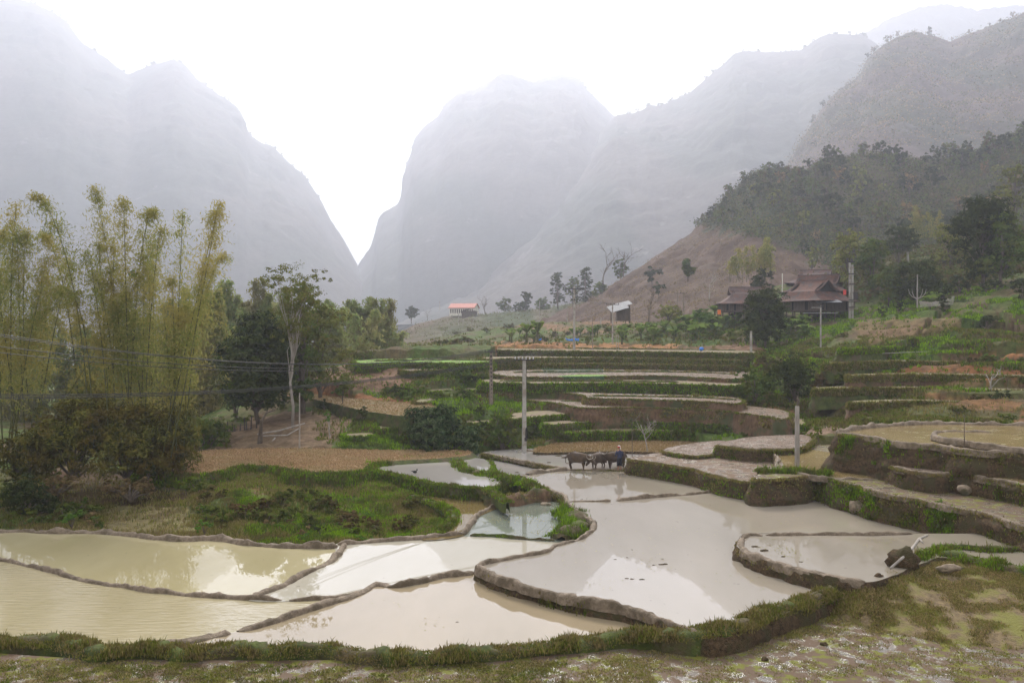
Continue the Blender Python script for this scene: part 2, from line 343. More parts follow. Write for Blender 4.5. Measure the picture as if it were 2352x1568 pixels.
def bund(P, z=None, w=.16, h=.14, mat='mud', skirt=.25, step=.2, jit=.06, seed=0, lump=.6, name='mud_bank'):
    """a low rounded earth dike along a line; P in picture points on plane z, or world points"""
    P = np.asarray(P, float)
    if P.shape[1] == 2: P = np.array([onz(u, v, z) for u, v in P])
    R = smoothline(P, False, step, jit, seed); nn = normals2(R, False); n = len(R)
    w *= .85; w = w * (.8 if h < .3 and 'grass' in name else 1); prof = [(-1.5, None), (-1.15, 0.05), (-.9, .62), (-.5, .95), (0, 1.0), (.5, .95), (.9, .62), (1.15, .05), (1.5, None)]
    V = []; hh = h * (1 + .3 * lump * fbm(R[:, 0] * 4.5, R[:, 1] * 4.5, 1, 3, seed + 8) + lump * fbm(R[:, 0] * 1.1, R[:, 1] * 1.1, 0, 3, seed + 2)); ww = w * (1 + .6 * lump * fbm(R[:, 0] * .8, R[:, 1] * .8, 3, 3, seed + 4))
    end = np.minimum(np.arange(n), np.arange(n)[::-1]) / max(1, int(.3 / step)); end = np.clip(end, .15, 1) ** .5
    for k, (a, b2) in enumerate(prof):
        Q = R + nn * (a * ww * end)[:, None]; Q[:, 2] += (-skirt if b2 is None else b2 * hh * end)
        Q += fbm(Q[:, 0] * 5, Q[:, 1] * 5, Q[:, 2] * 5, 3, seed + 9)[:, None] * .30 * w * np.array([1, 1, .8]); V.append(Q)
    i = np.arange(len(prof) - 1)[:, None] * n; j = np.arange(n - 1)[None]
    Qd = np.stack([i + j, i + j + 1, i + n + j + 1, i + n + j], -1).reshape(-1, 4)
    struct(obj(name, mesh(name, np.concatenate(V), Qd, M[mat], True)))
    return R, nn, ww, hh
BL = {}                                         # grass blades collected by material
def blades(pts, h, wd, mat, lean=.35, per=4, spread=.10):
    pts = np.repeat(np.asarray(pts, float).reshape(-1, 3), per, 0); n = len(pts)
    if n == 0: return
    hh = np.repeat(np.broadcast_to(h, (n // per,)), per) * RS.uniform(.5, 1.3, n); az = RS.uniform(0, 2 * np.pi, n)
    base = pts + np.c_[RS.normal(0, spread, (n, 2)), np.full(n, -.03)]
    ww = np.repeat(np.broadcast_to(wd, (n // per,)), per); dx = np.c_[np.cos(az), np.sin(az), np.zeros(n)] * (ww / 2)[:, None]
    la = RS.uniform(0, 2 * np.pi, n); le = np.abs(RS.normal(0, lean, n)) * hh
    tip = base + np.c_[np.cos(la) * le, np.sin(la) * le, hh * .92]; mid = base * .5 + tip * .5 + np.c_[np.zeros((n, 2)), hh * .10]
    V = np.stack([base - dx, base + dx, mid + dx * .8, tip, mid - dx * .8], 1).reshape(-1, 3)
    BL.setdefault(mat, []).append(V)
def flush_blades():
    for k, L in BL.items():
        V = np.concatenate(L); n = len(V) // 5
        f = np.arange(n)[:, None] * 5 + np.array([[0, 1, 2, 3, 4]])
        struct(obj('grass' if k != 'straw' else 'stubble_straw', mesh('grass', V, f, M[k])), 'stuff')
def strip_grass(R, nn, wid, zoff, dens, h, wd, mat, per=4, side=None):
    L = np.linalg.norm(np.diff(R, axis=0), axis=1).sum(); k = int(L * dens); i = RS.uniform(0, len(R) - 1, k); a = i.astype(int); f = (i - a)[:, None]
    p = R[a] * (1 - f) + R[a + 1] * f; s = RS.uniform(-1, 1, k) if side is None else RS.uniform(side[0], side[1], k)
    p = p + nn[a] * (s * wid)[:, None]; p[:, 2] += zoff * (1 - np.abs(s) ** 2)
    q_ = fbm(p[:, 0] * 1.6, p[:, 1] * 1.6, 0, 3, 15); h = h * np.clip(.75 + 1.1 * q_ + (RS.uniform(0, 1, k) < .05) * 1.3, .4, 3); kp = RS.uniform(-1.3, .5, k) < q_; p = p[kp]; h = h[kp]
    blades(p, h, wd, mat, per=per)
def wall_grass(R, z, drop, batter, dens, h, wd, mat, t0=0, t1=1, keep=None, per=4, seed=0, thresh=None):
    """tufts on the face of a terrace bank; R closed outline"""
    nn = normals2(R, True); n = len(R); L = np.linalg.norm(np.diff(R, axis=0), axis=1).sum(); k = int(L * dens)
    a = RS.randint(0, n, k); t_ = RS.uniform(t0, t1, k); f = RS.uniform(0, 1, (k, 1)); p = R[a] * (1 - f) + R[(a + 1) % n] * f
    p = p + nn[a] * (batter * drop * t_ ** .8 + .03)[:, None]; p[:, 2] = z - drop * t_
    front = nn[a][:, 1] < .3
    if keep is not None:
        u = p[:, 0] / p[:, 1] * F + CU; front &= (u > keep[0]) & (u < keep[1])
    if thresh is not None: front &= fbm(p[:, 0] * .5, p[:, 1] * .5, 0, 3, seed) > thresh
    blades(p[front], h, wd, mat, per=per)
# ---- water levels (metres below the camera)
zA, zB, zH, zI, zJ, zK, zM = -10.95, -10.45, -10.9, -10.15, -10.8, -10.40, -9.35
b_far = [(-260,1226),(-100,1224),(0,1222),(50,1221),(120,1224),(230,1224),(330,1234),(420,1241),(500,1240),(560,1250),(650,1256),(750,1258),(775,1256)]
b_a1bot = [(-200,1255),(-80,1270),(25,1290),(100,1308),(180,1330),(270,1345),(350,1358),(430,1366),(520,1372),(600,1376),(648,1378)]
b_a12 = [(790,1253),(776,1275),(740,1300),(700,1320),(650,1345),(580,1371)]
b_a2top = [(775,1251),(850,1245),(960,1238),(1020,1232),(1068,1228)]
b_a2b = [(1080,1230),(1130,1232),(1200,1238),(1275,1243)]
b_gap = [(668,1379),(730,1376),(800,1370),(832,1360)]
b_a4top = [(548,1449),(600,1438),(680,1412),(760,1385),(830,1362),(865,1343),(900,1348),(960,1340),(1020,1325),(1088,1316)]
b_a3bot = [(255,1500),(350,1485),(440,1473),(500,1460),(533,1453)]
rimB = [(1190,1088),(1215,1100),(1228,1112),(1262,1124),(1294,1138),(1303,1150),(1308,1162),(1330,1178),(1360,1194),(1367,1204),(1339,1235),(1277,1253),(1256,1266),(1186,1280),(1103,1298),(1098,1306),(1117,1315),(1221,1350),(1325,1374),(1447,1398),(1552,1437),(1604,1458)]
crest = [(-300,1470),(-120,1475),(21,1478),(69,1474),(139,1477),(194,1490),(226,1503),(312,1493),(365,1491),(434,1502),(521,1493),(555,1491),(625,1500),(694,1495),(764,1493),(817,1505),(909,1513),(1047,1506),(1221,1492),(1360,1478),(1447,1463),(1500,1460),(1552,1461),(1620,1452),(1688,1443),(1756,1412),(1824,1392),(1892,1368),(1960,1344),(2028,1325),(2062,1307),(2130,1286),(2164,1271)]
crest2 = [(2164,1273),(2190,1281),(2266,1297),(2334,1311),(2460,1335)]
# front paddies: five sheets of water that meet under the mud dikes
terrace('paddy_water', b_far + [(790,1253),(776,1275),(740,1300),(700,1320),(650,1345),(580,1371),(520,1372),(430,1366),(350,1358),(270,1345),(180,1330),(100,1308),(25,1290),(-80,1270),(-260,1250)], zA, 0, M['wA1'], None, jit=0)
terrace('paddy_water', [(-300,1240),(-80,1268),(25,1288),(100,1306),(180,1328),(270,1343),(350,1356),(430,1364),(520,1370),(600,1374),(660,1378),(730,1376),(832,1362),(760,1386),(680,1413),(600,1439),(540,1452),(500,1460),(440,1473),(350,1485),(255,1500),(200,1492),(139,1480),(21,1481),(-320,1474)], zA - .012, 0, M['wA3'], None, jit=0)
terrace('paddy_water', [(770,1248),(850,1243),(960,1236),(1068,1226),(1130,1231),(1200,1236),(1340,1240),(1340,1262),(1240,1290),(1120,1312),(1088,1318),(1020,1327),(960,1342),(900,1350),(865,1345),(830,1364),(760,1374),(668,1380),(570,1378),(650,1347),(700,1322),(740,1302),(776,1277)], zA + .008, 0, M['wA2'], None, jit=0)
terrace('paddy_water', [(255,1498),(350,1483),(440,1471),(540,1451),(600,1437),(680,1411),(760,1384),(830,1361),(865,1342),(900,1347),(960,1339),(1020,1324),(1088,1315),(1221,1335),(1447,1385),(1610,1445),(1560,1463),(1447,1467),(1221,1495),(1047,1509),(909,1516),(700,1498),(430,1504),(250,1502)], zA + .004, 0, M['wA4'], None, jit=0)
terrace('pond_water', [(1060,1229),(1085,1205),(1105,1180),(1150,1158),(1250,1150),(1330,1165),(1400,1200),(1340,1243),(1275,1244),(1200,1239),(1130,1233)], zA + .02, 0, M['wA5'], None, jit=0)
terrace('paddy_water', [(745,1086),(830,1086),(1000,1110),(1130,1140),(1165,1160),(1130,1172),(1085,1196),(1062,1230),(970,1240),(1000,1215),(1040,1190),(1000,1160),(860,1108),(780,1094)], zH, 0, M['wH'], None, jit=0)
RI = terrace('paddy_water', [(865,1066),(950,1058),(1060,1050),(1110,1053),(1130,1090),(1150,1112),(1100,1120),(1000,1110),(900,1090),(832,1077)], zI, 1.0, M['wI'], M['wallgrass'], batter=.5, seed=3)
wall_grass(RI, zI, .8, .5, 60, .22, .06, 'grassb', seed=3); wall_grass(RI, zI, .8, .5, 30, .25, .06, 'grass')
terrace('paddy_water', [(1055,1052),(1120,1038),(1320,1074),(1230,1096),(1170,1092),(1090,1066)], zJ, 0, M['wI'], None, jit=0)
polyB = rimB + [(1700,1448),(1756,1425),(1824,1400),(1892,1376),(1960,1352),(2062,1325),(2164,1290),(2420,1330),(2500,1240),(2300,1200),(2080,1150),(1740,1095),(1445,1060),(1437,1080),(1300,1081),(1215,1090)]
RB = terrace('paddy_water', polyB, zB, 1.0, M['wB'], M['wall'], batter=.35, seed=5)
wall_grass(RB, zB, .6, .35, 40, .16, .05, 'grass', keep=(1240, 1350), seed=2)
wall_grass(RB, zB, .6, .35, 14, .10, .05, 'grassf', keep=(1090, 1620), seed=2, thresh=.0)
RK = terrace('paddy_water', [(1108,1040),(1160,1049),(1230,1063),(1300,1077),(1370,1079),(1440,1079),(1475,1062),(1640,1052),(1660,1034),(1440,1030),(1200,1030)], zK, .6, M['wI'], M['wall'], seed=6)
RM = terrace('paddy_water', [(1445,1053),(1490,1060),(1534,1067),(1589,1076),(1645,1092),(1709,1106),(1722,1106),(1752,1090),(1790,1078),(1800,1040),(1700,1030),(1560,1034),(1480,1044)], zM, 1.5, M['mudpad'], M['wall'], seed=7)
RF = terrace('mud_field', [(1522,1035),(1560,1043),(1600,1046),(1650,1040),(1680,1030),(1660,1012),(1584,1018)], -9.1, .6, M['mudpad2'], M['wall'], seed=8)
RG = terrace('mud_field', [(1650,1023),(1690,1028),(1725,1032),(1810,1031),(1850,1024),(1850,998),(1740,1002),(1670,1013)], -8.5, 1.6, M['mudpad2'], M['wall'], seed=9)
polyC = [(1734,1099),(1800,1098),(1878,1090),(1914,1099),(1969,1114),(2030,1132),(2110,1147),(2183,1163),(2275,1181),(2314,1196),(2440,1235),(2700,1300),(2700,1150),(2420,1100),(2100,1040),(1960,1020),(1830,1022),(1734,1031),(1768,1041),(1789,1056),(1783,1069),(1755,1080)]
RC = terrace('mud_field', polyC, -8.9, 1.9, M['mudgreen'], M['wall'], batter=.32, rough=.12, seed=10)
terrace('paddy_water', [(1762,1035),(1830,1028),(1960,1050),(2046,1082),(2035,1096),(1950,1099),(1850,1088),(1806,1078),(1796,1058)], -8.885, 0, M['wC'], None, jit=.05)
polyD = [(2050,1072),(2122,1086),(2160,1090),(2198,1082),(2244,1095),(2336,1111),(2460,1140),(2700,1200),(2700,1060),(2420,1030),(2200,1020),(2073,1050)]
RD = terrace('mud_field', polyD, -7.9, 1.4, M['mudpad2'], M['wall'], rough=.12, seed=12)
terrace('paddy_water', [(2262,1098),(2250,1085),(2285,1066),(2340,1056),(2480,1070),(2480,1120),(2336,1109)], -7.885, 0, M['wC'], None, jit=.05)
polyE = [(1923,995),(2000,1004),(2076,1018),(2153,1024),(2229,1036),(2336,1041),(2460,1056),(2700,1090),(2700,990),(2460,980),(2336,976),(2153,973),(2061,976),(1985,985)]
RE = terrace('paddy_water', polyE, -6.6, 2.0, M['wC'], M['wall'], batter=.35, rough=.12, seed=13)
RE2 = terrace('paddy_water', [(2146,997),(2153,1003),(2244,1018),(2336,1028),(2460,1044),(2600,1050),(2600,1000),(2352,998),(2275,993),(2168,991)], -6.3, .45, M['wC'], M['wall'], seed=14)
RP = terrace('paddy_water', [(1722,1226),(1700,1236),(1697,1254),(1712,1268),(1750,1284),(1800,1300),(1850,1312),(1920,1326),(1985,1337),(2062,1318),(2120,1292),(2164,1280),(2200,1285),(2330,1310),(2430,1330),(2430,1235),(2096,1224),(1900,1227)], -9.9, .8, M['wB'], M['wall'], batter=.3, rough=.09, seed=15)
zN = -11.06
poly = [onz(u, v, zN) for u, v in [(-500,1484),(226,1512),(817,1514),(1221,1502),(1447,1474),(1620,1462),(1756,1436),(1892,1388),(2028,1345),(2130,1300),(2330,1320),(2700,1360)]] + [np.array([14, 19, zN]), np.array([-14, 19, zN])]
terrace('mud_field', poly, zN, 0, M['mudgreen'], None, jit=0)
# ploughed field, stubble, path, stacked terraces of the middle distance
def row(name, front, z, depth, drop, top, side, **k):
    P = [onz(u, v, z) for u, v in front]; B = [np.array([p[0] * (1 + depth / p[1]), p[1] + depth, z]) for p in P][::-1]
    return terrace(name, P + B, z, drop, top, side, **k)
zF = -9.9
RPF = terrace('ploughed_field', [(330,1066),(400,1043),(500,1033),(620,1029),(900,1033),(1080,1036),(1062,1047),(960,1055),(860,1062),(822,1080),(720,1083),(640,1072),(560,1068),(480,1086),(360,1082)], zF, .35, M['clod'], M['wallgrass'], batter=1.6, seed=20)
RST = terrace('stubble_field', [(1230,1038),(1262,1020),(1330,1010),(1450,1006),(1560,1010),(1600,1016),(1640,1032),(1560,1038),(1400,1036)], -10.2, .3, M['stub'], M['wall'], seed=21)
rows = [
 ([(1256,975),(1330,970),(1400,966),(1500,968),(1600,972),(1700,980),(1760,985),(1850,994)], -8.6, 6, 1.9, 'pathmud', 'wallgrass', 'grassb', 'grass'),
 ([(1180,963),(1250,955),(1340,951),(1430,949),(1560,952),(1700,960),(1790,972),(1840,978)], -8.1, 6, .7, 'pathmud', 'wallgrass', 'grass', 'grassb'),
 ([(1160,912),(1284,926),(1325,935),(1478,935),(1617,940),(1714,949),(1800,962)], -7.3, 8, .95, 'mudpad', 'wallred', None, None),
 ([(1130,900),(1256,899),(1334,906),(1356,913),(1478,917),(1617,921),(1690,927)], -6.6, 7, .85, 'mudpad', 'wallred', None, None),
 ([(1120,878),(1250,880),(1400,879),(1550,881),(1690,885)], -5.65, 6, 1.1, 'pathmud', 'wallgrass', 'grassb', 'grass'),
 ([(1150,862),(1260,866),(1390,864),(1500,862),(1600,866),(1690,870)], -5.2, 30, .6, 'mudpad', 'wallred', None, None),
 ([(1120,824),(1300,821),(1500,822),(1700,826)], -3.7, 8, 1.6, 'pathmud', 'wallgrass', 'grass', 'grassf'),
 ([(820,809),(900,805),(1000,803),(1130,804),(1300,806),(1500,808),(1720,811)], -2.9, 14, .9, 'pathmud', 'wallgrass', 'grass', 'grass'),
 ([(840,835),(960,832),(1060,834),(1118,832)], -3.95, 16, 1.0, 'green', 'wallgrass', 'grassb', 'grass'),
 ([(930,852),(1000,850),(1118,846)], -4.75, 7, .8, 'pathmud', 'wallgrass', 'grass', 'grass'),
 ([(1262,992),(1400,990),(1560,990),(1700,998),(1790,1004)], -9.3, 3, .9, 'tread', 'wallgrass', 'grassb', 'grass'),
 ([(1140,836),(1300,835),(1500,836),(1690,840)], -4.45, 5, .8, 'tread', 'wallgrass', 'grass', 'grassf'),
 ([(990,900),(1060,896),(1125,898)], -6.7, 4, .7, 'tread', 'wallgrass', 'grassb', 'grass'), ([(960,925),(1040,920),(1125,918)], -7.3, 4, .7, 'tread', 'wallgrass', 'grass', 'grass'),
 ([(870,985),(960,979),(1060,975),(1122,972)], -8.6, 3, .7, 'tread', 'wallgrass', 'grassb', 'grass'), ([(800,1004),(870,1000),(950,1001)], -9.1, 2.5, .5, 'tread', 'wallgrass', 'grassb', 'grassb'),
 ([(2090,776),(2200,773),(2330,776),(2450,778)], -.8, 3, .7, 'tread', 'wallgrass', 'grass', 'grassb'), ([(1930,800),(2060,796),(2220,795),(2450,799)], -1.8, 3, .7, 'tread', 'wallgrass', 'grassb', 'grass'),
 ([(1900,834),(2050,829),(2200,831),(2450,832)], -3.2, 3, .8, 'tread', 'wallgrass', 'grass', 'grassf'), ([(1960,862),(2100,859),(2260,862),(2450,866)], -4.2, 2.5, .7, 'tread', 'wallred', 'grassf', 'grass'),
 ([(1880,893),(2000,890),(2200,894),(2450,898)], -5.3, 2.5, .7, 'tread', 'wallgrass', 'grassf', 'grass'), ([(1960,925),(2100,921),(2260,925),(2450,930)], -6.1, 2, .6, 'tread', 'wallred', 'grassf', 'grass'),
]
ROWS = []
for q, (fr, z, dep, dr, tp, sd_, g1, g2) in enumerate(rows):
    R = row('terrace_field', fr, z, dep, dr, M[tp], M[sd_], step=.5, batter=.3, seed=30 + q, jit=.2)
    if g1: wall_grass(R, z, dr, .3, 45, .26, .10, g1, seed=q); wall_grass(R, z, dr, .3, 45, .22, .09, g2, seed=q)
    else: wall_grass(R, z, .1, .3, 14, .16, .09, 'grass', seed=q); wall_grass(R, z, dr, .3, 22, .2, .09, 'grassf', t0=.2, seed=q, thresh=0)
    ROWS.append((R, z))
RTAN = terrace('tan_field', [(700,902),(800,913),(900,922),(1000,932),(985,945),(950,956),(860,947),(780,930),(712,914)], -7.5, .5, M['stub'], M['wallgrass'], seed=50)
terrace('young_rice', [(1280,864),(1330,860.5),(1388,861),(1388,863.5),(1300,864.5)], -5.18, 0, M['green'], None, jit=0, register=False)
# ---- mud dikes
for k, (P, z, w_, h_) in enumerate([(b_far, zA, .20, .20), (b_a1bot, zA, .13, .13), (b_a12, zA, .17, .17), (b_a2top, zA, .17, .17), (b_gap, zA, .12, .10),
        (b_a4top, zA, .20, .17), (b_a3bot, zA, .19, .16), ([(1310,1152),(1340,1151),(1402,1152)], zB, .15, .13), ([(1418,1150),(1500,1142),(1600,1134),(1660,1126),(1722,1121)], zB, .17, .15),
        (rimB[2:], zB, .15, .13), ([(1209,1090),(1240,1084),(1300,1079),(1370,1080),(1438,1079)], zB, .26, .16),
        ([(1445,1053),(1534,1066),(1589,1075),(1645,1091),(1712,1105)], zM, .12, .08), ([(1108,1040),(1160,1049),(1230,1063),(1300,1077)], zK, .16, .10), ([(1200,1036),(1300,1035),(1440,1036),(1520,1042),(1560,1034),(1640,1033)], zK, .2, .15),
        ([(1652,1022),(1690,1027),(1725,1031),(1810,1030)], -8.5, .12, .09), ([(1734,1034),(1768,1042),(1788,1056),(1784,1068),(1806,1082),(1880,1095),(1980,1102),(2040,1097),(2050,1086)], -8.9, .15, .12),
        ([(1914,1099),(1969,1114),(2030,1132),(2110,1147),(2183,1163),(2275,1181),(2314,1196),(2440,1235)], -8.9, .13, .07),
        ([(2052,1072),(2122,1086),(2160,1089),(2198,1083),(2244,1095),(2336,1110),(2460,1140)], -7.9, .14, .10),
        ([(1923,994),(1985,984),(2061,977),(2153,974),(2336,977),(2460,981)], -6.6, .25, .22), ([(1923,995),(2000,1004),(2076,1018),(2153,1024),(2229,1036),(2336,1041),(2460,1056)], -6.6, .15, .10),
        ([(2275,993),(2168,991),(2146,997),(2153,1003),(2244,1018),(2336,1028),(2460,1044)], -6.3, .16, .10),
        ([(1708,1236),(1701,1250),(1716,1266),(1756,1284),(1841,1308),(1926,1325),(1987,1336)], -9.9, .17, .09), ([(1708,1236),(1722,1228),(1750,1231)], -9.9, .15, .11), ([(1763,1229),(1892,1228),(2000,1228),(2096,1226)], -9.9, .12, .13),
        ([(1065,1229),(1078,1212),(1092,1190),(1120,1172),(1150,1162),(1200,1153),(1225,1150)], zA, .16, .22)]):
    bund(P, z, w_, h_, 'mud', seed=k * 7)
for k, (P, z_) in enumerate([([(1180,856),(1300,855),(1450,854),(1600,856),(1688,860)], -5.2), ([(1150,849),(1350,848),(1560,848),(1690,851)], -5.2), ([(1360,910),(1480,911),(1620,914),(1690,919)], -6.6), ([(1290,921),(1400,925),(1560,927),(1700,935)], -7.3), ([(1310,967),(1450,963),(1600,967),(1740,978)], -8.6), ([(1150,876),(1350,876.5),(1560,878)], -5.65), ([(900,799),(1100,799),(1400,801),(1690,805)], -2.9), ([(860,830),(1000,827),(1110,828)], -3.95)]):
    R, nn, ww, hh = bund(P, z_, .22, .16, 'wallgrass', seed=200 + k); strip_grass(R, nn, .25, .14, 16, .16, .09, 'grass' if k % 2 else 'grassf')
R, nn, ww, hh = bund(b_a2b, zA, .10, .14, 'wallgrass', seed=77); strip_grass(R, nn, .12, .12, 30, .08, .03, 'grassb')
# ---- grassy dikes
def gbund(P, z, w_, h_, skirt, dens, gh, mats, wd=.035, seed=0, per=4, mat='wallgrass'):
    R, nn, ww, hh = bund(P, z, w_, h_, mat, skirt, seed=seed, name='grass_bank')
    for m_ in mats: strip_grass(R, nn, w_ * 1.25, h_ * .95, dens, gh, wd, m_, per=per)
    return R, nn
cz = [zA + .02 + (zB - .04 - zA) * min(1, max(0, (k - 19) / 4)) + .42 * min(1, max(0, (k - 27) / 5)) for k in range(len(crest))]
gbund([onz(u, v, z_) for (u, v), z_ in zip(crest, cz)], None, .40, .20, .6, 170, .11, ['grass', 'grassf', 'grassf'], seed=91)
gbund([onz(u, v + 12, z_ - .16) for (u, v), z_ in list(zip(crest, cz))[24:31]], None, .24, .10, .6, 90, .11, ['grassf', 'grass'], seed=92)
gbund(crest2, -9.98, .42, .22, 1.3, 150, .15, ['grassb', 'grass'], seed=93)
def slope_bank(top, bot, mat, dens, mats, seed=0, rows=16, name='grass_bank'):
    A_ = np.array([onz(*p) for p in top]); B_ = np.array([onz(*p) for p in bot]); n = 90; q = np.linspace(0, 1, n)
    ip = lambda X: np.stack([np.interp(q, np.linspace(0, 1, len(X)), X[:, c]) for c in range(3)], 1)
    A_, B_ = ip(A_), ip(B_); t_ = np.linspace(0, 1, rows)[:, None, None]; G = A_[None] * (1 - t_) + B_[None] * t_
    G[..., 2] += .07 * fbm(G[..., 0] * 1.5, G[..., 1] * 1.5, seed, 4, seed) + .10 * np.sin(t_[..., 0] * math.pi) * (1 - t_[..., 0]); G[-1, :, 2] -= .15
    i = np.arange(rows - 1)[:, None] * n; j = np.arange(n - 1)[None]
    struct(obj(name, mesh(name, G.reshape(-1, 3), np.stack([i + j, i + n + j, i + n + j + 1, i + j + 1], -1).reshape(-1, 4), mat, True)))
    for m_, k in zip(mats, dens):
        a, b_ = RS.randint(0, rows - 1, k), RS.randint(0, n - 1, k); f = RS.uniform(0, 1, (k, 1)); p = G[a, b_] * (1 - f) + G[a + 1, b_ + 1] * f; p = p[fbm(p[:, 0] * 1.5, p[:, 1] * 1.5, 0, 4, 31) > -.05 + .5 * (a / rows - .55)]; blades(p, .10, .03, m_, lean=.7, per=4)
slope_bank([(1935,1356,-10.4),(1990,1342,-10.05),(2062,1314,-9.98),(2130,1292,-9.98),(2190,1285,-9.98),(2266,1301,-9.98),(2334,1315,-9.98),(2460,1340,-9.98)], [(1890,1408,zN),(1985,1440,zN),(2080,1465,zN),(2180,1482,zN),(2270,1492,zN),(2360,1498,zN),(2480,1505,zN),(2600,1510,zN)], M['bankstub'], (15000, 6000, 5000, 2500), ('straw', 'tan', 'grassf', 'grass'), seed=5)
gbund([(2105,1288),(2164,1262),(2200,1262),(2262,1268),(2420,1262)], -9.95, .22, .22, .9, 90, .15, ['grass', 'grassb'], seed=94)
bH = [(735,1086),(790,1098),(862,1114),(925,1134),(990,1155),(1030,1170),(1042,1190),(1030,1208),(1000,1226)]
gbund(bH, zH, .26, .13, 1.1, 150, .12, ['grassb', 'grass'], .05, seed=95)
gbund([(735,1086),(790,1084),(832,1084)], zH, .2, .12, .5, 100, .12, ['grassb'], .05, seed=96)
gbund([(832,1077),(850,1068),(900,1060),(980,1054),(1062,1049)], zI, .18, .2, .4, 90, .16, ['grassb'], .05, seed=97)
gbund([(832,1077),(900,1090),(1000,1111),(1060,1119),(1110,1122),(1165,1155)], zI, .20, .10, .6, 120, .11, ['grassb', 'grass'], .05, seed=98)
gbund([(1050,1062),(1062,1080),(1110,1094),(1165,1103),(1205,1112),(1240,1128)], zI - .15, .5, .28, 1.3, 200, .15, ['grassb', 'grass'], .06, seed=99)
gbund([(1110,1150),(1165,1152),(1225,1146),(1262,1140)], zA + .2, .5, .5, .6, 40, .14, ['grassf'], .05, seed=100, mat='wallred')
gbund([(1300,1180),(1330,1200),(1320,1222),(1290,1238)], zA + .1, .7, .35, .5, 300, .22, ['grassb'], .05, seed=101)
gbund([(1740,1086),(1800,1084),(1860,1088),(1905,1094)], -8.9, .35, .2, .5, 200, .20, ['grassb', 'grass'], .05, seed=102)
gbund([(380,1062),(520,1070),(620,1074),(700,1082),(740,1086)], zF - .3, .3, .15, .5, 60, .18, ['grass'], .05, seed=103)
wall_grass(RE, -6.6, 1.5, .35, 110, .22, .07, 'grassb', keep=(1850, 2120), seed=4, thresh=-.25); wall_grass(RE, -6.6, 1.5, .35, 40, .2, .07, 'grass', keep=(1900, 2600), seed=4, thresh=-.1)
wall_grass(RC, -8.9, 1.5, .32, 150, .16, .06, 'grassb', keep=(1900, 2010), seed=9, thresh=-.3); wall_grass(RC, -8.9, 1.5, .32, 60, .15, .06, 'grass', keep=(1740, 2600), seed=19, thresh=.1)
wall_grass(RC, -8.9, 1.4, .32, 200, .16, .05, 'grassb', keep=(2130, 2220), seed=9, thresh=-.2)
wall_grass(RPF, zF, .35, 1.6, 90, .22, .06, 'grass', t1=2.2, keep=(300, 900)); wall_grass(RPF, zF, .35, 1.6, 60, .24, .06, 'grassb', t1=2.4, keep=(300, 900))
for R_, z_, dr_ in ((RC, -8.9, 1.5), (RD, -7.9, 1.1), (RG, -8.5, 1.2), (RM, zM, 1.1), (RE, -6.6, 1.5), (RF, -9.1, .4), (RK, zK, .4)):
    wall_grass(R_, z_, dr_, .25, 30, .15, .06, 'grass', seed=41, thresh=.1); wall_grass(R_, z_, .12, .25, 34, .13, .05, 'grassf', seed=42); wall_grass(R_, z_, dr_, .25, 40, .09, .04, 'straw', seed=44, thresh=-.2, per=3); wall_grass(R_, z_, dr_, .25, 22, .16, .06, 'grassb', seed=43, thresh=.15)
wall_grass(RD, -7.9, 1.0, .22, 60, .16, .06, 'grassb', keep=(2180, 2420), seed=21, thresh=-.1); wall_grass(RG, -8.5, .3, .22, 20, .15, .06, 'grass', seed=21)
wall_grass(RM, zM, 1.0, .22, 25, .18, .05, 'grassf', seed=23, thresh=0); wall_grass(RP, -9.9, .3, .3, 14, .08, .04, 'grassf', seed=24, thresh=0)
# ------------------------------------------------------------------ ground sheet
ctrl = [(-700,900,20,-10.9),(1176,0,20,-11.4),(2900,0,20,-11.2),(1176,0,13,-9.2),(-700,0,13,-9),(2900,0,13,-9),(1176,0,6,-4.2),(-700,0,6,-4.2),(2900,0,6,-4.2),(1176,0,3,-2.1),(-700,0,3,-2.1),(2900,0,3,-2.1),
 (-700,0,300,-19),(200,0,300,-19),(700,0,300,-19),(-700,0,420,-20),(200,0,420,-20),(700,0,420,-20),(1000,0,420,-12),(1176,0,420,-6),(1500,0,420,0),(1900,0,420,8),(2400,0,420,25),(2400,0,250,24),(1900,0,250,9),(1600,0,250,4),(1176,0,30,-11.8),(300,0,36,-11.6),(1900,0,36,-11.4),(-500,0,40,-11.5)]
C3 = [(2352,966,66),(2000,966,70),(2700,970,62),(1850,980,76),(1720,985,80),(1700,940,88),(1700,870,98),(1720,815,120),(2000,900,84),(2300,900,76),(2000,800,104),(2300,800,92),(2300,700,110),(2050,735,122),(1870,732,150),(1700,735,160),(1700,785,140),
 (2200,700,122),(2350,630,135),(2600,560,150),(2000,655,170),(1800,655,190),(2200,560,190),(2600,800,85),(2600,700,105),(1320,803,135),(1320,790,160),(1320,775,200),(1320,742,260),(1550,770,160),(1550,735,200),(1100,795,150),(1000,795,200),(1100,760,270),
 (900,806,140),(830,812,130),(750,880,103),(900,862,104),(720,902,100),(980,956,80),(850,940,88),(700,985,84),(600,985,84),(800,1020,76),(950,1005,77),(1120,945,86),(1130,1000,80),(1230,1000,81),(1320,990,80),(1450,985,80),(1600,990,79),(1150,890,100),(1050,838,110),(1080,880,100),
 (480,1020,83),(300,1010,90),(100,1000,90),(50,950,120),(400,930,140),(600,900,140),(750,840,150),(600,850,220),(100,850,200),(-300,1000,90),(-300,900,140),(860,800,180),(950,800,260),
 (200,1228,47.5),(0,1226,48),(-200,1230,48),(760,1262,44.5),(400,1165,53),(550,1110,57.5),(640,1165,52),(300,1095,61),(100,1110,62),(100,1180,52),(850,1182,53.5),(700,1215,48.8),(950,1222,48.5),(-200,1120,60),(850,1130,58.5),(950,1165,55),(760,1150,55),(700,1098,62),(500,1200,49.8),(600,1240,46.8)]
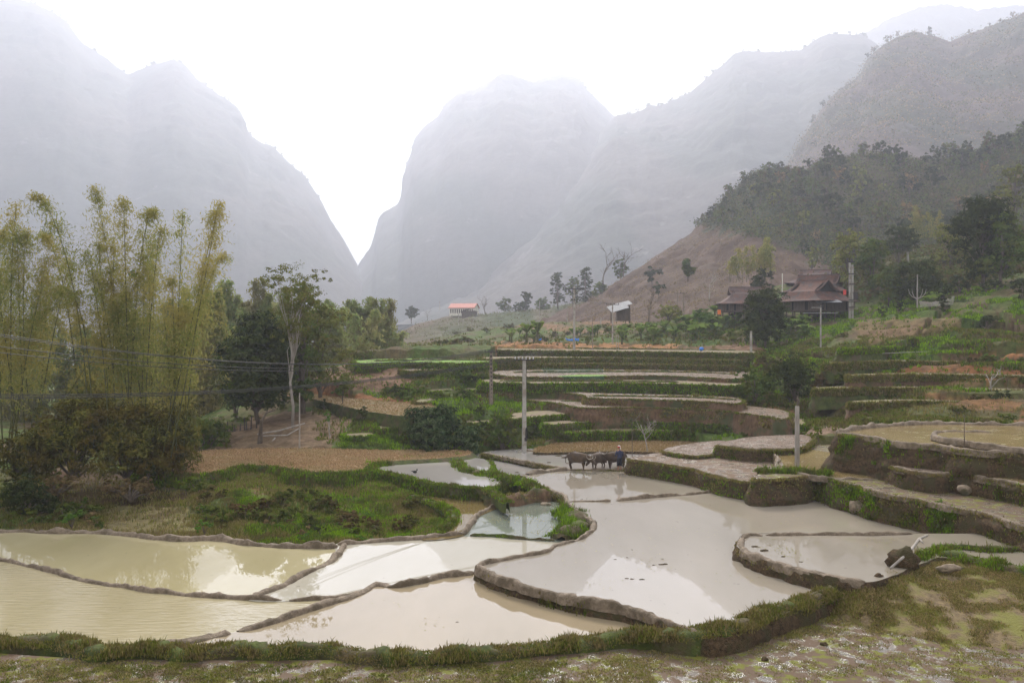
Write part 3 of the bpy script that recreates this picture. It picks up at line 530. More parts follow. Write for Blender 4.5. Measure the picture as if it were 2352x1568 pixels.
K = [(u, d, z) for u, _, d, z in ctrl] + [(u, d, (HV - v) / F * d) for u, v, d in C3]
K = np.array(K); KX = np.c_[K[:, 0] / 420.0, np.log(K[:, 1]) * 3.4]
def tpsphi(r2): return .5 * r2 * np.log(r2 + 1e-9)
n = len(K); A = np.zeros((n + 3, n + 3)); A[:n, :n] = tpsphi(((KX[:, None] - KX[None]) ** 2).sum(-1)) + np.eye(n) * .002
A[:n, n] = 1; A[:n, n+1:] = KX; A[n, :n] = 1; A[n+1:, :n] = KX.T
W = np.linalg.solve(A, np.r_[K[:, 2], 0, 0, 0])
def gsmooth(u, d):
    X = np.stack([np.asarray(u) / 420.0, np.log(d) * 3.4], -1); sh = X.shape[:-1]; X = X.reshape(-1, 2); out = np.empty(len(X))
    for i in range(0, len(X), 40000):
        x = X[i:i+40000]; out[i:i+40000] = tpsphi(((x[:, None] - KX[None]) ** 2).sum(-1)) @ W[:n] + W[n] + x @ W[n+1:]
    return out.reshape(sh)
us = np.concatenate([np.linspace(-900, -60, 60, endpoint=False), np.linspace(-60, 2420, 780, endpoint=False), np.linspace(2420, 3100, 50)])
ds = np.exp(np.concatenate([np.linspace(math.log(1.5), math.log(20), 30, endpoint=False), np.linspace(math.log(20), math.log(180), 620, endpoint=False), np.linspace(math.log(180), math.log(420), 90)]))
cu = np.linspace(-900, 3100, 101); cd = np.exp(np.linspace(math.log(1.5), math.log(420), 141))
CG = gsmooth(*np.meshgrid(cu, cd))
def bil(G, gu, gd, u, d):
    a = np.interp(u, gu, np.arange(len(gu))); b_ = np.interp(np.log(d), np.log(gd), np.arange(len(gd)))
    i = np.clip(a.astype(int), 0, len(gu) - 2); j = np.clip(b_.astype(int), 0, len(gd) - 2); f, g = a - i, b_ - j
    return G[j, i] * (1-f) * (1-g) + G[j, i+1] * f * (1-g) + G[j+1, i] * (1-f) * g + G[j+1, i+1] * f * g
UU, DD = np.meshgrid(us, ds); Z = bil(CG, cu, cd, UU, DD); XX = (UU - CU) / F * DD
# step the right-hand hillside into old terraces
sm = lambda a, b_, x: np.clip((x - a) / (b_ - a), 0, 1) ** 2 * (3 - 2 * np.clip((x - a) / (b_ - a), 0, 1))
H = 1.15; zz = Z / H + .35 * fbm(XX / 14, DD / 14, 0, 2, 61); fl = np.floor(zz); fr_ = zz - fl
stp = H * (fl + sm(.55, 1.0, fr_) - .35 * fbm(XX / 14, DD / 14, 0, 2, 61))
wt = sm(1640, 1800, UU) * sm(60, 68, DD) * (1 - sm(118, 150, DD)); wt3 = .75 * sm(470, 560, UU) * (1 - sm(1020, 1060, UU)) * sm(46, 48, DD) * (1 - sm(59, 63, DD)); zq = Z / .42 + .6 * fbm(XX / 5, DD / 5, 0, 2, 62); fq = np.floor(zq); Zq = .42 * (fq + sm(.6, 1.0, zq - fq) - .6 * fbm(XX / 5, DD / 5, 0, 2, 62)); wt2 = .85 * sm(860, 1000, UU) * (1 - sm(1180, 1300, UU)) * sm(74, 80, DD) * (1 - sm(130, 150, DD))
wt = np.maximum(wt, wt2); Z = Z * (1 - wt) + stp * wt; Z = Z * (1 - wt3) + Zq * wt3
Z += .30 * fbm(XX / 2.2, DD / 2.2, 0, 4, 21) * sm(40, 48, DD) * (.55 + .45 * sm(90, 130, DD)) + .7 * fbm(XX / 13, DD / 13, 0, 3, 22) * sm(46, 60, DD) * (1 - wt * .6)
Z0 = Z.copy()
for R, z in TERR:
    x0, y0 = R.min(0) - .1; x1, y1 = R.max(0) + .1
    bb = (XX > x0) & (XX < x1) & (DD > y0) & (DD < y1)
    idx = np.where(bb)
    if len(idx[0]) == 0: continue
    ins = inside(XX[idx], DD[idx], R); Z[idx[0][ins], idx[1][ins]] = np.minimum(Z[idx[0][ins], idx[1][ins]], z - .12)
def gz(u, d): return float(bil(Z, us, ds, np.array([u]), np.array([d]))[0])
def gzv(u, d): return bil(Z, us, ds, u, d)
VV = HV - F * Z / DD
colr = np.zeros(Z.shape + (4,), np.float32); colr[..., 3] = 1
base = np.array([.075, .115, .022]); base2 = np.array([.12, .085, .042]); k_ = np.clip(.38 + .9 * fbm(XX / 6, DD / 6, 0, 4, 33), 0, 1)[..., None]
colr[..., :3] = base * (1 - k_) + base2 * k_
BARE = []
def paint(poly, c, amt=.9, jit=10, soft=True):
    if amt > .6 and c[1] < c[0]: BARE.append(poly)
    ju = UU + jit * fbm(XX / 1.5, DD / 1.5, 0, 3, 41); jv = VV + jit * .45 * fbm(XX / 1.5, DD / 1.5, 5, 3, 42)
    ins = inside(ju, jv, poly) & (DD > 40); colr[ins, :3] = colr[ins, :3] * (1 - amt) + np.array(c) * amt
paint([(700,905),(740,850),(780,835),(880,840),(960,845),(950,880),(880,900),(800,896)], (.20, .115, .07))
paint([(640,905),(720,897),(900,912),(1000,930),(990,940),(850,925),(700,912)], (.30, .13, .055))
paint([(600,950),(700,945),(820,955),(800,1010),(760,1030),(560,1032),(400,1030),(520,1000)], (.20, .13, .08), jit=14)
for P in ([(2060,880),(2200,873),(2352,884),(2420,880),(2420,892),(2200,889),(2070,895)], [(1990,840),(2120,832),(2240,834),(2130,846),(2000,852)], [(2240,745),(2352,752),(2352,762),(2240,757)], [(1720,830),(1760,800),(1700,790),(1640,806)], [(1250,720),(1450,735),(1500,745),(1350,748)], [(1160,730),(1400,760),(1380,768),(1180,750)], [(880,965),(960,960),(980,975),(900,985)], [(560,1125),(600,1118),(640,1140),(600,1150)]): paint(P, (.22, .12, .06), .85, 12)
paint([(1130,785),(1560,790),(1560,806),(1130,802)], (.36, .17, .07), .85)
paint([(1700,935),(1800,930),(1850,945),(1790,965),(1700,950)], (.24, .11, .05), .85)
paint([(1560,795),(1740,790),(1720,820),(1560,808)], (.20, .12, .07))
for P in ([(2040,850),(2200,835),(2352,850),(2352,875),(2180,870),(2050,868)], [(2180,815),(2352,808),(2352,830),(2200,826)], [(2100,900),(2230,905),(2352,925),(2330,945),(2150,925)], [(1940,880),(1985,865),(1990,885)], [(2330,960),(2352,940),(2400,975),(2350,985)]):
    paint(P, (.30, .13, .05), .8, 14)
paint([(1800,880),(2420,870),(2420,975),(1800,985)], (.14, .10, .05), .4, 30)
paint([(1830,985),(1940,978),(1960,990),(1840,1004)], (.24, .16, .11), .9, 6)
paint([(1290,905),(1330,905),(1350,915),(1300,922)], (.32, .16, .07)); paint([(1980,735),(2200,725),(2230,745),(2000,790),(1960,760)], (.20, .12, .06), .7, 20)
paint([(120,1080),(430,1085),(440,1150),(300,1165),(130,1150)], (.075, .035, .018), .8, 25)
paint([(250,1160),(430,1165),(470,1225),(300,1228),(230,1200)], (.24, .20, .09), .8, 20)
paint([(560,1125),(760,1140),(900,1190),(870,1215),(700,1190)], (.10, .17, .02), .75, 20)
paint([(1000,880),(1130,880),(1200,905),(1130,1000),(1000,960)], (.075, .11, .022), .8, 25)
Vt = np.stack([XX, DD, Z], -1).reshape(-1, 3); nr, nc = Z.shape
i = np.arange(nr - 1)[:, None] * nc; j = np.arange(nc - 1)[None]; Qd = np.stack([i + j, i + j + 1, i + nc + j + 1, i + nc + j], -1).reshape(-1, 4)
me = mesh('ground', Vt, Qd, M['terrain'], True); ca = me.color_attributes.new('Col', 'FLOAT_COLOR', 'POINT'); ca.data.foreach_set('color', colr.ravel()); struct(obj('ground', me))
# a coarse sheet below everything carries the land to the horizon
g = np.linspace(-1, 1, 61); gx, gy = np.meshgrid(np.sign(g) * np.abs(g) ** 1.5 * 4600, -40 + (g + 1) / 2 * 4950)
gz_ = -19 + 3 * fbm(gx / 200, gy / 200, 0, 3, 5); V = np.stack([gx, gy, gz_], -1).reshape(-1, 3); i = np.arange(60)[:, None] * 61; j = np.arange(60)[None]
struct(obj('valley_floor', mesh('valley_floor', V, np.stack([i + j, i + j + 1, i + 61 + j + 1, i + 61 + j], -1).reshape(-1, 4), M['wallgrass'], True)))
# ------------------------------------------------------------------ mountains and hills: each a body with depth behind its skyline
def hill(name, prof, D, d0, vfoot, nu=420, nd=110, rough=1.0, shape=.8, col=(.055, .062, .05), col2=(.09, .08, .07), back=.6, seed=0, cliff=0.0, mat='mountain', fz=None):
    prof = np.array(prof, float); u = np.linspace(prof[0, 0], prof[-1, 0], nu)
    pv_ = np.interp(u, prof[:, 0], prof[:, 1]); kx = np.exp(-np.linspace(-2, 2, 7) ** 2); pv_ = np.convolve(np.pad(pv_, 3, 'edge'), kx / kx.sum(), 'valid'); zr = (HV - pv_) / F * D
    if fz is not None: zr = zr
    zf = (HV - vfoot) / F * d0
    t_ = np.concatenate([np.linspace(0, 1, nd), 1 + np.linspace(0, 1, 22)[1:]])
    U, Tt = np.meshgrid(u, t_); Zr = np.broadcast_to(zr, U.shape)
    d = np.where(Tt <= 1, d0 + (D - d0) * Tt, D + (Tt - 1) * back * D)
    X = (U - CU) / F * np.minimum(d, D * 1.2); s = np.where(Tt <= 1, np.clip(Tt, 0, 1) ** shape, 1)
    if cliff: s = s + cliff * np.sin(np.clip(Tt, 0, 1) * math.pi * 3) * .05
    # local persistence of relief
    z = zf + (Zr - zf) * s
    fall = np.where(Tt > 1, (Tt - 1), 0); z = z - fall * (Zr - zf) * 1.05 - fall * 10
    amp = rough * np.sin(np.clip(Tt, 0, 1.9) / 2 * math.pi) ** .5 * np.clip(1.15 - np.abs(Tt - 1) * -1 * 0, 0, 1)
    edge = np.where(Tt < 1, 1 - .94 * sm(.8, 1, Tt), .06)
    z = z + amp * edge * (D * .011 * fbm(X / (D * .09), d / (D * .09), 0, 5, seed) + D * .006 * fbm(X / (D * .015), d / (D * .015), 0, 4, seed + 3))
    z = z + amp * D * .0016 * fbm(X / (D * .006), d / (D * .006), 0, 3, seed + 7)
    X = X + amp * edge * D * .006 * fbm(X / (D * .03), z / (D * .03), 3, 3, seed + 13)
    V = np.stack([X, d, z], -1); nr, nc = z.shape; i = np.arange(nr - 1)[:, None] * nc; j = np.arange(nc - 1)[None]
    Q = np.stack([i + j, i + j + 1, i + nc + j + 1, i + nc + j], -1).reshape(-1, 4)
    me = mesh(name, V.reshape(-1, 3), Q, M[mat], True); k_ = np.clip(.5 + 1.0 * fbm(X / (D * .05), z / (D * .05), 2, 4, seed + 20), 0, 1)[..., None]
    c = np.ones(z.shape + (4,), np.float32); c[..., :3] = np.array(col) * (1 - k_) + np.array(col2) * k_
    vv = HV - F * z / d
    if fz is not None: fz(c, U, vv, X, d, z)
    ca = me.color_attributes.new('Col', 'FLOAT_COLOR', 'POINT'); ca.data.foreach_set('color', c.ravel().astype(np.float32)); struct(obj(name, me))
    return dict(u=u, d=d[:, 0], z=z, X=X, D=D, t=t_)
pm = dict(rough=.9)
mL = hill('mountain', [(-900,-40),(-500,-90),(-200,-60),(0,-12),(85,10),(150,45),(185,95),(240,130),(295,172),(315,163),(350,148),(400,136),(425,148),(450,180),(500,215),(545,245),(560,270),(570,305),(600,330),(625,335),(660,370),(700,405),(740,465),(762,510),(790,550),(822,612),(838,650),(870,720),(930,800),(1000,830)], 2250, 1150, 768, 520, 110, seed=1, shape=.75, rough=.5)
mM = hill('mountain', [(700,860),(770,780),(800,700),(822,618),(840,590),(858,560),(865,520),(885,490),(918,465),(926,440),(928,390),(945,350),(950,320),(975,290),(1005,268),(1025,235),(1060,208),(1090,205),(1150,172),(1180,172),(1222,190),(1250,178),(1290,170),(1316,175),(1335,185),(1350,208),(1385,240),(1400,255),(1430,285),(1600,400),(1800,560)], 2450, 1300, 764, 460, 110, seed=2, shape=.6, rough=.45)
mR = hill('mountain', [(900,760),(1100,640),(1250,470),(1380,300),(1418,264),(1465,258),(1490,242),(1520,243),(1580,215),(1640,165),(1660,150),(1685,124),(1710,117),(1760,120),(1840,115),(1880,87),(1900,78),(1980,80),(2010,100),(2060,140),(2200,200),(2600,300)], 1900, 900, 745, 460, 110, seed=3, shape=.8, rough=.5)
mR2 = hill('mountain', [(1700,260),(1900,110),(1985,76),(2040,42),(2110,15),(2180,10),(2240,25),(2290,18),(2400,10),(2800,20)], 2600, 2000, 500, 260, 70, seed=4)
mR4 = hill('mountain', [(1700,560),(1780,440),(1830,345),(1860,290),(1900,235),(1930,200),(1975,175),(1990,140),(2020,110),(2060,85),(2100,74),(2150,85),(2180,97),(2220,80),(2290,55),(2352,30),(2500,10),(2900,10)], 1000, 560, 620, 420, 110, seed=5, shape=.8, col=(.075, .075, .045), col2=(.125, .09, .075))
def burn(c, U, vv, X, d, z):
    q = fbm(X / 7, d / 7, 0, 3, 77)
    m_ = (U + 30 * q < 1960 - (vv - 420) * .1) & (vv + 25 * q > 520 + np.clip(1760 - U, -400, 200) * .0 + np.clip(U - 1650, 0, 400) * .35) & (U < 1900)
    c[m_, :3] = np.array([.125, .075, .055]) * .75 + c[m_, :3] * .25
mS = hill('hill', [(1180,790),(1250,735),(1290,714),(1340,698),(1380,672),(1430,640),(1500,592),(1560,552),(1590,534),(1605,512),(1640,490),(1665,455),(1700,425),(1730,398),(1760,385),(1810,388),(1850,395),(1870,382),(1900,366),(1950,360),(2010,353),(2070,360),(2130,370),(2200,355),(2250,352),(2300,322),(2352,300),(2600,210),(3000,150)], 380, 200, 800, 420, 120, seed=6, shape=1.05, col=(.05, .06, .028), col2=(.10, .08, .05), rough=.6, fz=burn)
mW = hill('hill', [(780,850),(860,800),(905,768),(960,742),(1030,726),(1100,722),(1160,719),(1250,708),(1340,692),(1450,690),(1600,680)], 430, 250, 794, 260, 70, seed=7, shape=.9, col=(.07, .085, .04), col2=(.13, .10, .065), rough=.35)
def hz(mt, u, t_):
    """point on a hill at picture column u and depth fraction t"""
    i = np.interp(u, mt['u'], np.arange(len(mt['u']))); j = np.interp(t_, mt['t'], np.arange(len(mt['t'])))
    a, b_ = min(int(i), len(mt['u']) - 2), min(int(j), len(mt['t']) - 2); f, g = i - a, j - b_
    P = [mt['X'], None, mt['z']]; L = lambda G: G[b_, a]*(1-f)*(1-g)+G[b_, a+1]*f*(1-g)+G[b_+1, a]*(1-f)*g+G[b_+1, a+1]*f*g
    return np.array([L(mt['X']), mt['d'][b_] * (1-g) + mt['d'][b_+1] * g, L(mt['z'])])
# ------------------------------------------------------------------ vegetation builders
def rand_dirs(n):
    v = RS.normal(size=(n, 3)); return v / np.linalg.norm(v, axis=1)[:, None]
def leaves(C, size, nrm=None, asp=.5, droop=0.0, flat=.6):
    """pointed four-cornered leaves; C centres, nrm preferred facing"""
    n = len(C); a = rand_dirs(n)
    if nrm is not None: a = a * flat + nrm; a /= np.linalg.norm(a, axis=1)[:, None] + 1e-9
    t_ = rand_dirs(n); t_[:, 2] -= droop; t_ -= a * (t_ * a).sum(1)[:, None]; t_ /= np.linalg.norm(t_, axis=1)[:, None] + 1e-9
    b_ = np.cross(a, t_); s = (size * RS.uniform(.6, 1.35, n))[:, None]
    V = np.stack([C - t_ * s * .5, C + b_ * s * asp * .5 - t_ * s * .05, C + t_ * s * .5, C - b_ * s * asp * .5 - t_ * s * .05], 1)
    return V.reshape(-1, 3)
def leafmesh(name, Vs, mat):
    V = np.concatenate(Vs); return mesh(name, V, np.arange(len(V)).reshape(-1, 4), mat)
def clumps(blobs, n, size, asp=.55, droop=.2, fill=.25, sub=.34):
    """leaves gathered in small tufts on the outside of each blob (x,y,z,rx,ry,rz)"""
    out = []; B = np.array(blobs, float); vol = (B[:, 3] * B[:, 5]); vol /= vol.sum()
    for b_, w_ in zip(B, vol):
        k = max(4, int(n * w_)); nt_ = max(3, int(k / 26)); r = b_[3:6]
        dirs = rand_dirs(nt_); dirs[:, 2] = np.where(dirs[:, 2] < -.55, -dirs[:, 2], dirs[:, 2]); rr = RS.uniform(.72, 1.08, nt_)
        inn = RS.uniform(0, 1, nt_) < fill; rr[inn] = RS.uniform(.2, .7, inn.sum())
        cen = b_[:3] + dirs * rr[:, None] * r; ts = sub * r.mean() * RS.uniform(.5, 1.3, nt_)
        q = RS.randint(0, nt_, k); off = rand_dirs(k) * (RS.uniform(0, 1, k) ** .5)[:, None]; off[:, 2] *= .6
        P = cen[q] + off * ts[q][:, None]; nm = dirs[q] + off * .9 + np.array([0, 0, .35])
        out.append(leaves(P, size, nm, asp, droop))
    return out
def limbs(mb, base, tips, r0, wob=.12, n=6):
    for tp in tips:
        tp = np.array(tp, float); b_ = np.array(base, float); k = 6; L = np.linalg.norm(tp - b_)
        P = np.array([b_ + (tp - b_) * q + np.array([0, 0, 1]) * math.sin(q * math.pi) * L * .06 + RS.normal(0, wob * L / 8, 3) * (0 < q < 1) for q in np.linspace(0, 1, k)])
        mb.tube(P, np.linspace(r0, r0 * .18, k), n)
def tree(name, u, v, d, h, label, cat='tree', leaf='mid', cw=.35, trunk=.35, n=6000, size=.3, nb=14, group=None, bark='bark', seed=0, tr=None, shape='round', bz=None, ground=None, fill=.25, squash=1.0):
    """h total height; cw crown half width as share of h; trunk share of h that is bare"""
    global RS
    keep = RS; RS = np.random.RandomState(1000 + seed)
    p = at(u, v, d)
    if ground is not None: p[2] = ground
    e = empty(name, p, label, cat, group); tr = tr or h * .022; W_ = cw * h; z0 = h * trunk; ch = h - z0; blobs = []
    for q in range(nb):
        a = RS.uniform(0, 2 * math.pi); t_ = (q + .5) / nb; zc = z0 + ch * (.12 + .76 * t_)
        if shape == 'round': rad = W_ * math.sqrt(max(.05, 1 - (2 * t_ - .95) ** 2)) * .62
        elif shape == 'cone': rad = W_ * (1.05 - t_) * .7
        elif shape == 'vase': rad = W_ * (.25 + .75 * t_) * .7
        else: rad = W_ * .45
        rr = W_ * RS.uniform(.38, .6)
        blobs.append([math.cos(a) * rad * RS.uniform(.55, 1.15), math.sin(a) * rad * RS.uniform(.55, 1.15), zc, rr, rr, rr * .72 * squash])
    t_ = MB(); k = 7; P = np.array([[RS.normal(0, .012 * h) * (q > 0), RS.normal(0, .012 * h) * (q > 0), h * .82 * q / (k - 1) - .3 * (q == 0)] for q in range(k)])
    t_.tube(P, np.linspace(tr, tr * .3, k), 7)
    for b_ in blobs: limbs(t_, P[min(k - 2, max(1, int(b_[2] / h * 6 - 1)))], [[b_[0], b_[1], b_[2]]], tr * .38, n=5)
    t_.build('trunk', M[bark], e, smooth=True)
    obj('crown', leafmesh('crown', clumps(blobs, n, size, fill=fill), M[leaf]), e); RS = keep
    return e
def bare(name, u, v, d, h, label, cat='tree', spread=.4, bark='barkpale', seed=0, group=None, depth=4, r=None, ground=None, twigs=3):
    rs = random.Random(seed); p = at(u, v, d)
    if ground is not None: p[2] = ground
    e = empty(name, p, label, cat, group); tm, bm_ = MB(), MB()
    def grow(b_, dr, L, r_, lev):
        k = 5; P = [b_]; dd = dr.copy()
        for q in range(k): dd = dd + np.array([rs.gauss(0, .10), rs.gauss(0, .10), rs.gauss(0, .05) + .02]); dd /= np.linalg.norm(dd); P.append(P[-1] + dd * L / k)
        (tm if lev == 0 else bm_).tube(P, np.linspace(r_, r_ * .55, k + 1), 5 if lev > 0 else 7)
        if lev >= depth: return
        for q in range(twigs if lev else twigs + 1):
            a = rs.uniform(0, 2 * math.pi); i = rs.choice([2, 3, 4, 5]) if lev == 0 else rs.choice([1, 2, 3, 4, 5]); ax = np.array([math.cos(a), math.sin(a), rs.uniform(-.1, .5)])
            nd_ = dd * .75 + ax * (spread * 1.9); nd_ /= np.linalg.norm(nd_); grow(P[i], nd_, L * rs.uniform(.5, .72), r_ * .5, lev + 1)
    grow(np.array([0, 0, -.2]), np.array([0, 0, 1.]), h * .5, r or h * .018, 0)
    tm.build('trunk', M[bark], e, smooth=True); bm_.build('branches', M[bark], e, smooth=True); return e
# ---- bush and small tree prototypes, copied over the slopes
def bush_mesh(seed, n=700, size=.16, mat='scrub', tall=.7, nb=6, w=1.0):
    global RS
    keep = RS; RS = np.random.RandomState(seed); B = []
    for q in range(nb):
        a = RS.uniform(0, 6.28); r = RS.uniform(.15, .6) * w; rr = RS.uniform(.3, .52); B.append([math.cos(a) * r, math.sin(a) * r, RS.uniform(.15, tall), rr, rr, rr * .8])
    V = clumps(B, n, size, fill=.35); st = MB()
    for b_ in B: st.tube([[0, 0, -.15], [b_[0] * .4, b_[1] * .4, b_[2] * .6], b_[:3]], [.03, .02, .008], 4)
    me = leafmesh('bush', V, M[mat]); RS = keep
    return me, st.mesh('stems', M['bark'])
protos = {}
for key, a in dict(scrub=dict(mat='scrub'), scrub2=dict(mat='mid', tall=.9), dark=dict(mat='dark', tall=1.0), fresh=dict(mat='fresh', n=500), drybush=dict(mat='dry', n=420), weed=dict(mat='grassb', n=420, size=.13, tall=.45)).items():
    protos[key] = [bush_mesh(hash(key) % 1 + 50 + 7 * len(protos) + q, **a) for q in range(3)]
NB = 0
def bush(key, p, s, label, group, rz=None, name='bush', cat='bush'):
    global NB; NB += 1
    a, b_ = protos[key][NB % 3]; e = empty(name, p, label, cat, group, rz if rz is not None else random.uniform(0, 6.28), s)
    obj('foliage', a, e); obj('stems', b_, e); return e
def bare_at(u, v): return any(bool(inside(np.array([float(u)]), np.array([float(v)]), B_)[0]) for B_ in BARE)
def scatter_bushes(key, n, ur, vr, dr, sr, label, group, dens=None, name='bush', cat='bush'):
    """on the ground sheet, picture box ur x depth range dr, kept to where the ground lies in rows vr"""
    c = 0; tries = 0
    while c < n and tries < n * 30:
        tries += 1; u = random.uniform(*ur); d = math.exp(random.uniform(math.log(dr[0]), math.log(dr[1]))); z = gz(u, d); v = HV - F * z / d
        if not (vr[0] < v < vr[1]) or bare_at(u, v): continue
        x = (u - CU) / F * d
        if any(abs(R[:, 0].mean() - x) < 60 and inside(np.array([x]), np.array([d]), R)[0] for R, _ in TERR): continue
        if dens is not None and float(fbm(x / 9, d / 9, 0, 3, dens)) < .0: continue
        s = random.uniform(*sr); bush(key, (x, d, z - .05), (s, s, s * random.uniform(.7, 1.1)), label, group, name=name, cat=cat); c += 1
def ground_tufts(n, ur, vr, dr, h, wd, mat, per=4, seed=0, th=-.1, sc=6, exclude=True):
    u = RS.uniform(*ur, n); d = np.exp(RS.uniform(math.log(dr[0]), math.log(dr[1]), n)); z = gzv(u, d); v = HV - F * z / d; x = (u - CU) / F * d
    k = (v > vr[0]) & (v < vr[1]) & (fbm(x / sc, d / sc, 0, 3, seed) > th)
    for B_ in BARE: k &= ~(inside(u + 12 * fbm(x / 2, d / 2, 0, 2, 90), v + 6 * fbm(x / 2, d / 2, 4, 2, 91), B_) & (RS.uniform(0, 1, n) < .88))
    if exclude:
        for R, _ in TERR:
            if R[:, 1].max() < dr[0] or R[:, 1].min() > dr[1]: continue
            k &= ~inside(x, d, R)
    blades(np.c_[x, d, z][k], h, wd, mat, per=per, spread=.14)
# grass over the slopes
ground_tufts(26000, (-30, 1240), (1075, 1262), (43, 66), .22, .05, 'grass', seed=71, th=-.25)
ground_tufts(9000, (480, 1060), (1090, 1250), (43, 64), .24, .05, 'grassb', seed=72, th=.0)
ground_tufts(20000, (40, 1000), (1085, 1262), (43, 64), .30, .045, 'grassf', seed=73, th=-.15)
ground_tufts(9000, (40, 800), (1085, 1262), (43, 64), .22, .04, 'straw', seed=84, th=.1)
ground_tufts(24000, (540, 1040), (1100, 1240), (45, 61), .24, .05, 'grassb', seed=74, th=-.3)
ground_tufts(42000, (1650, 2420), (740, 990), (66, 125), .34, .13, 'grass', seed=75, th=-.05)
ground_tufts(26000, (1650, 2420), (660, 900), (78, 150), .38, .15, 'grassb', seed=76, th=.12)
ground_tufts(9000, (1700, 2420), (780, 990), (66, 118), .30, .08, 'grassf', seed=77, th=.0)
ground_tufts(16000, (720, 1300), (815, 1035), (72, 128), .34, .12, 'grass', seed=78, th=-.15)
ground_tufts(10000, (780, 1300), (860, 1035), (72, 110), .32, .10, 'grassb', seed=79, th=-.05)
ground_tufts(8000, (1130, 1900), (805, 1010), (76, 125), .32, .10, 'grassb', seed=80, th=-.3)
ground_tufts(7000, (900, 1800), (730, 806), (130, 260), .5, .22, 'grass', seed=81, th=-.1)
# straw and weeds on the near field
def field_bits(n, poly, z, h, wd, mat, per=3, th=None, sc=1.2, seed=0, lean=.9):
    P = np.array([onz(u, v, z)[:2] for u, v in poly]); q = RS.uniform(P.min(0), P.max(0), (n, 2)); k = inside(q[:, 0], q[:, 1], P)
    if th is not None: k &= fbm(q[:, 0] / sc, q[:, 1] / sc, 0, 4, seed) > th
    q = q[k]; blades(np.c_[q, np.full(len(q), z)], h, wd, mat, lean=lean, per=per, spread=.06)
pn1 = [(1700,1455),(1892,1395),(2062,1345),(2164,1310),(2334,1340),(2420,1380),(2420,1500),(2200,1470),(1950,1450),(1800,1470)]
field_bits(26000, pn1, zN, .10, .03, 'straw', th=-.35, sc=.9, seed=3); field_bits(9000, pn1, zN, .10, .03, 'grassf', th=.0, sc=.9, seed=4)
pn2 = [(1100,1530),(1447,1490),(1756,1445),(1900,1440),(2420,1480),(2420,1640),(1100,1640)]
field_bits(30000, pn2, zN, .07, .03, 'straw', th=.08, sc=.55, seed=5); field_bits(9000, pn2, zN, .08, .025, 'grass', th=.35, sc=.5, seed=6)
field_bits(14000, [(-60,1515),(900,1525),(1500,1510),(1500,1600),(-60,1600)], zN, .09, .035, 'straw', th=-.1, sc=.7, seed=7); field_bits(12000, [(-60,1528),(900,1528),(1300,1520),(1300,1600),(-60,1600)], zN, .09, .03, 'grass', th=.0, sc=.7, seed=8)
def clods(R_, z, n, lo, hi, mat, name='earth_clods', flat=1.0, th=None):
    q = RS.uniform(R_[:, :2].min(0), R_[:, :2].max(0), (n, 2)); q = q[inside(q[:, 0], q[:, 1], R_[:, :2])]
    if th is not None: q = q[fbm(q[:, 0] / 1.1, q[:, 1] / 1.1, 0, 3, 12) > th]
    k = len(q); sz = lo + (hi - lo) * RS.uniform(0, 1, k) ** 2
    T4 = np.array([[-1,-.6,0],[1,-.7,0],[.7,.8,0],[-.8,.7,0],[.1,0,1.0],[-.4,.2,.7]]); an = RS.uniform(0, 6.28, k); ca, sa = np.cos(an)[:, None], np.sin(an)[:, None]
    X_ = T4[None, :, 0] * ca - T4[None, :, 1] * sa; Y_ = T4[None, :, 0] * sa + T4[None, :, 1] * ca
    V = np.stack([q[:, :1] + X_ * sz[:, None] + RS.normal(0, .01, X_.shape), q[:, 1:2] + Y_ * sz[:, None], z - .02 + T4[None, :, 2] * sz[:, None] * RS.uniform(.5, 1.1, (k, 1)) * flat], -1)
    f = np.array([[0,1,4],[1,2,4],[2,3,5],[3,0,5],[0,4,5],[2,5,4]])
    struct(obj(name, mesh(name, V.reshape(-1, 3), (np.arange(k)[:, None, None] * 6 + f[None]).reshape(-1, 3), mat)), 'stuff')
clods(RPF, zF, 16000, .05, .16, M['clod'])
pN = np.array([onz(u, v, zN) for u, v in [(-100,1530),(900,1530),(1447,1492),(1756,1450),(1960,1400),(2420,1400),(2420,1640),(-100,1640)]])
clods(pN, zN, 5000, .015, .06, M['wall'], 'mud_clods', .8, th=0)
for R_, z_ in ((RC, -8.9), (RD, -7.9), (RF, -9.1), (RG, -8.5), (RM, zM)): clods(R_, z_, 3500, .03, .11, M['mud'], 'mud_clods', .7, th=-.1)
for R_, z_ in ROWS: clods(R_, z_, 1800, .08, .2, M['mud'], 'mud_clods', .6, th=0)
def floating(poly, z, n, th=.25):
    P = np.array([onz(u, v, z)[:2] for u, v in poly]); q = RS.uniform(P.min(0), P.max(0), (n, 2)); q = q[inside(q[:, 0], q[:, 1], P)]; q = q[fbm(q[:, 0] / 3, q[:, 1] / 3, 0, 4, 19) > th]
    V = leaves(np.c_[q, np.full(len(q), z + .012)], .09, np.tile([0, 0, 6.], (len(q), 1)), .5, 0, .2); struct(obj('floating_weed', leafmesh('floating_weed', [V], M['straw'])), 'stuff')
floating([(1120,1305),(1360,1215),(1330,1165),(1720,1130),(2060,1215),(1740,1225),(1700,1270),(1950,1350),(1620,1445)], zB, 2200, .30); floating([(1080,1225),(1120,1175),(1250,1158),(1290,1230)], zA + .02, 900, .0); floating([(1730,1235),(2080,1235),(2060,1300),(1960,1320),(1740,1262)], -9.9, 1200, .1)
floating([(560,1450),(1080,1325),(1500,1430),(1000,1500),(560,1495)], zA, 700, .4)
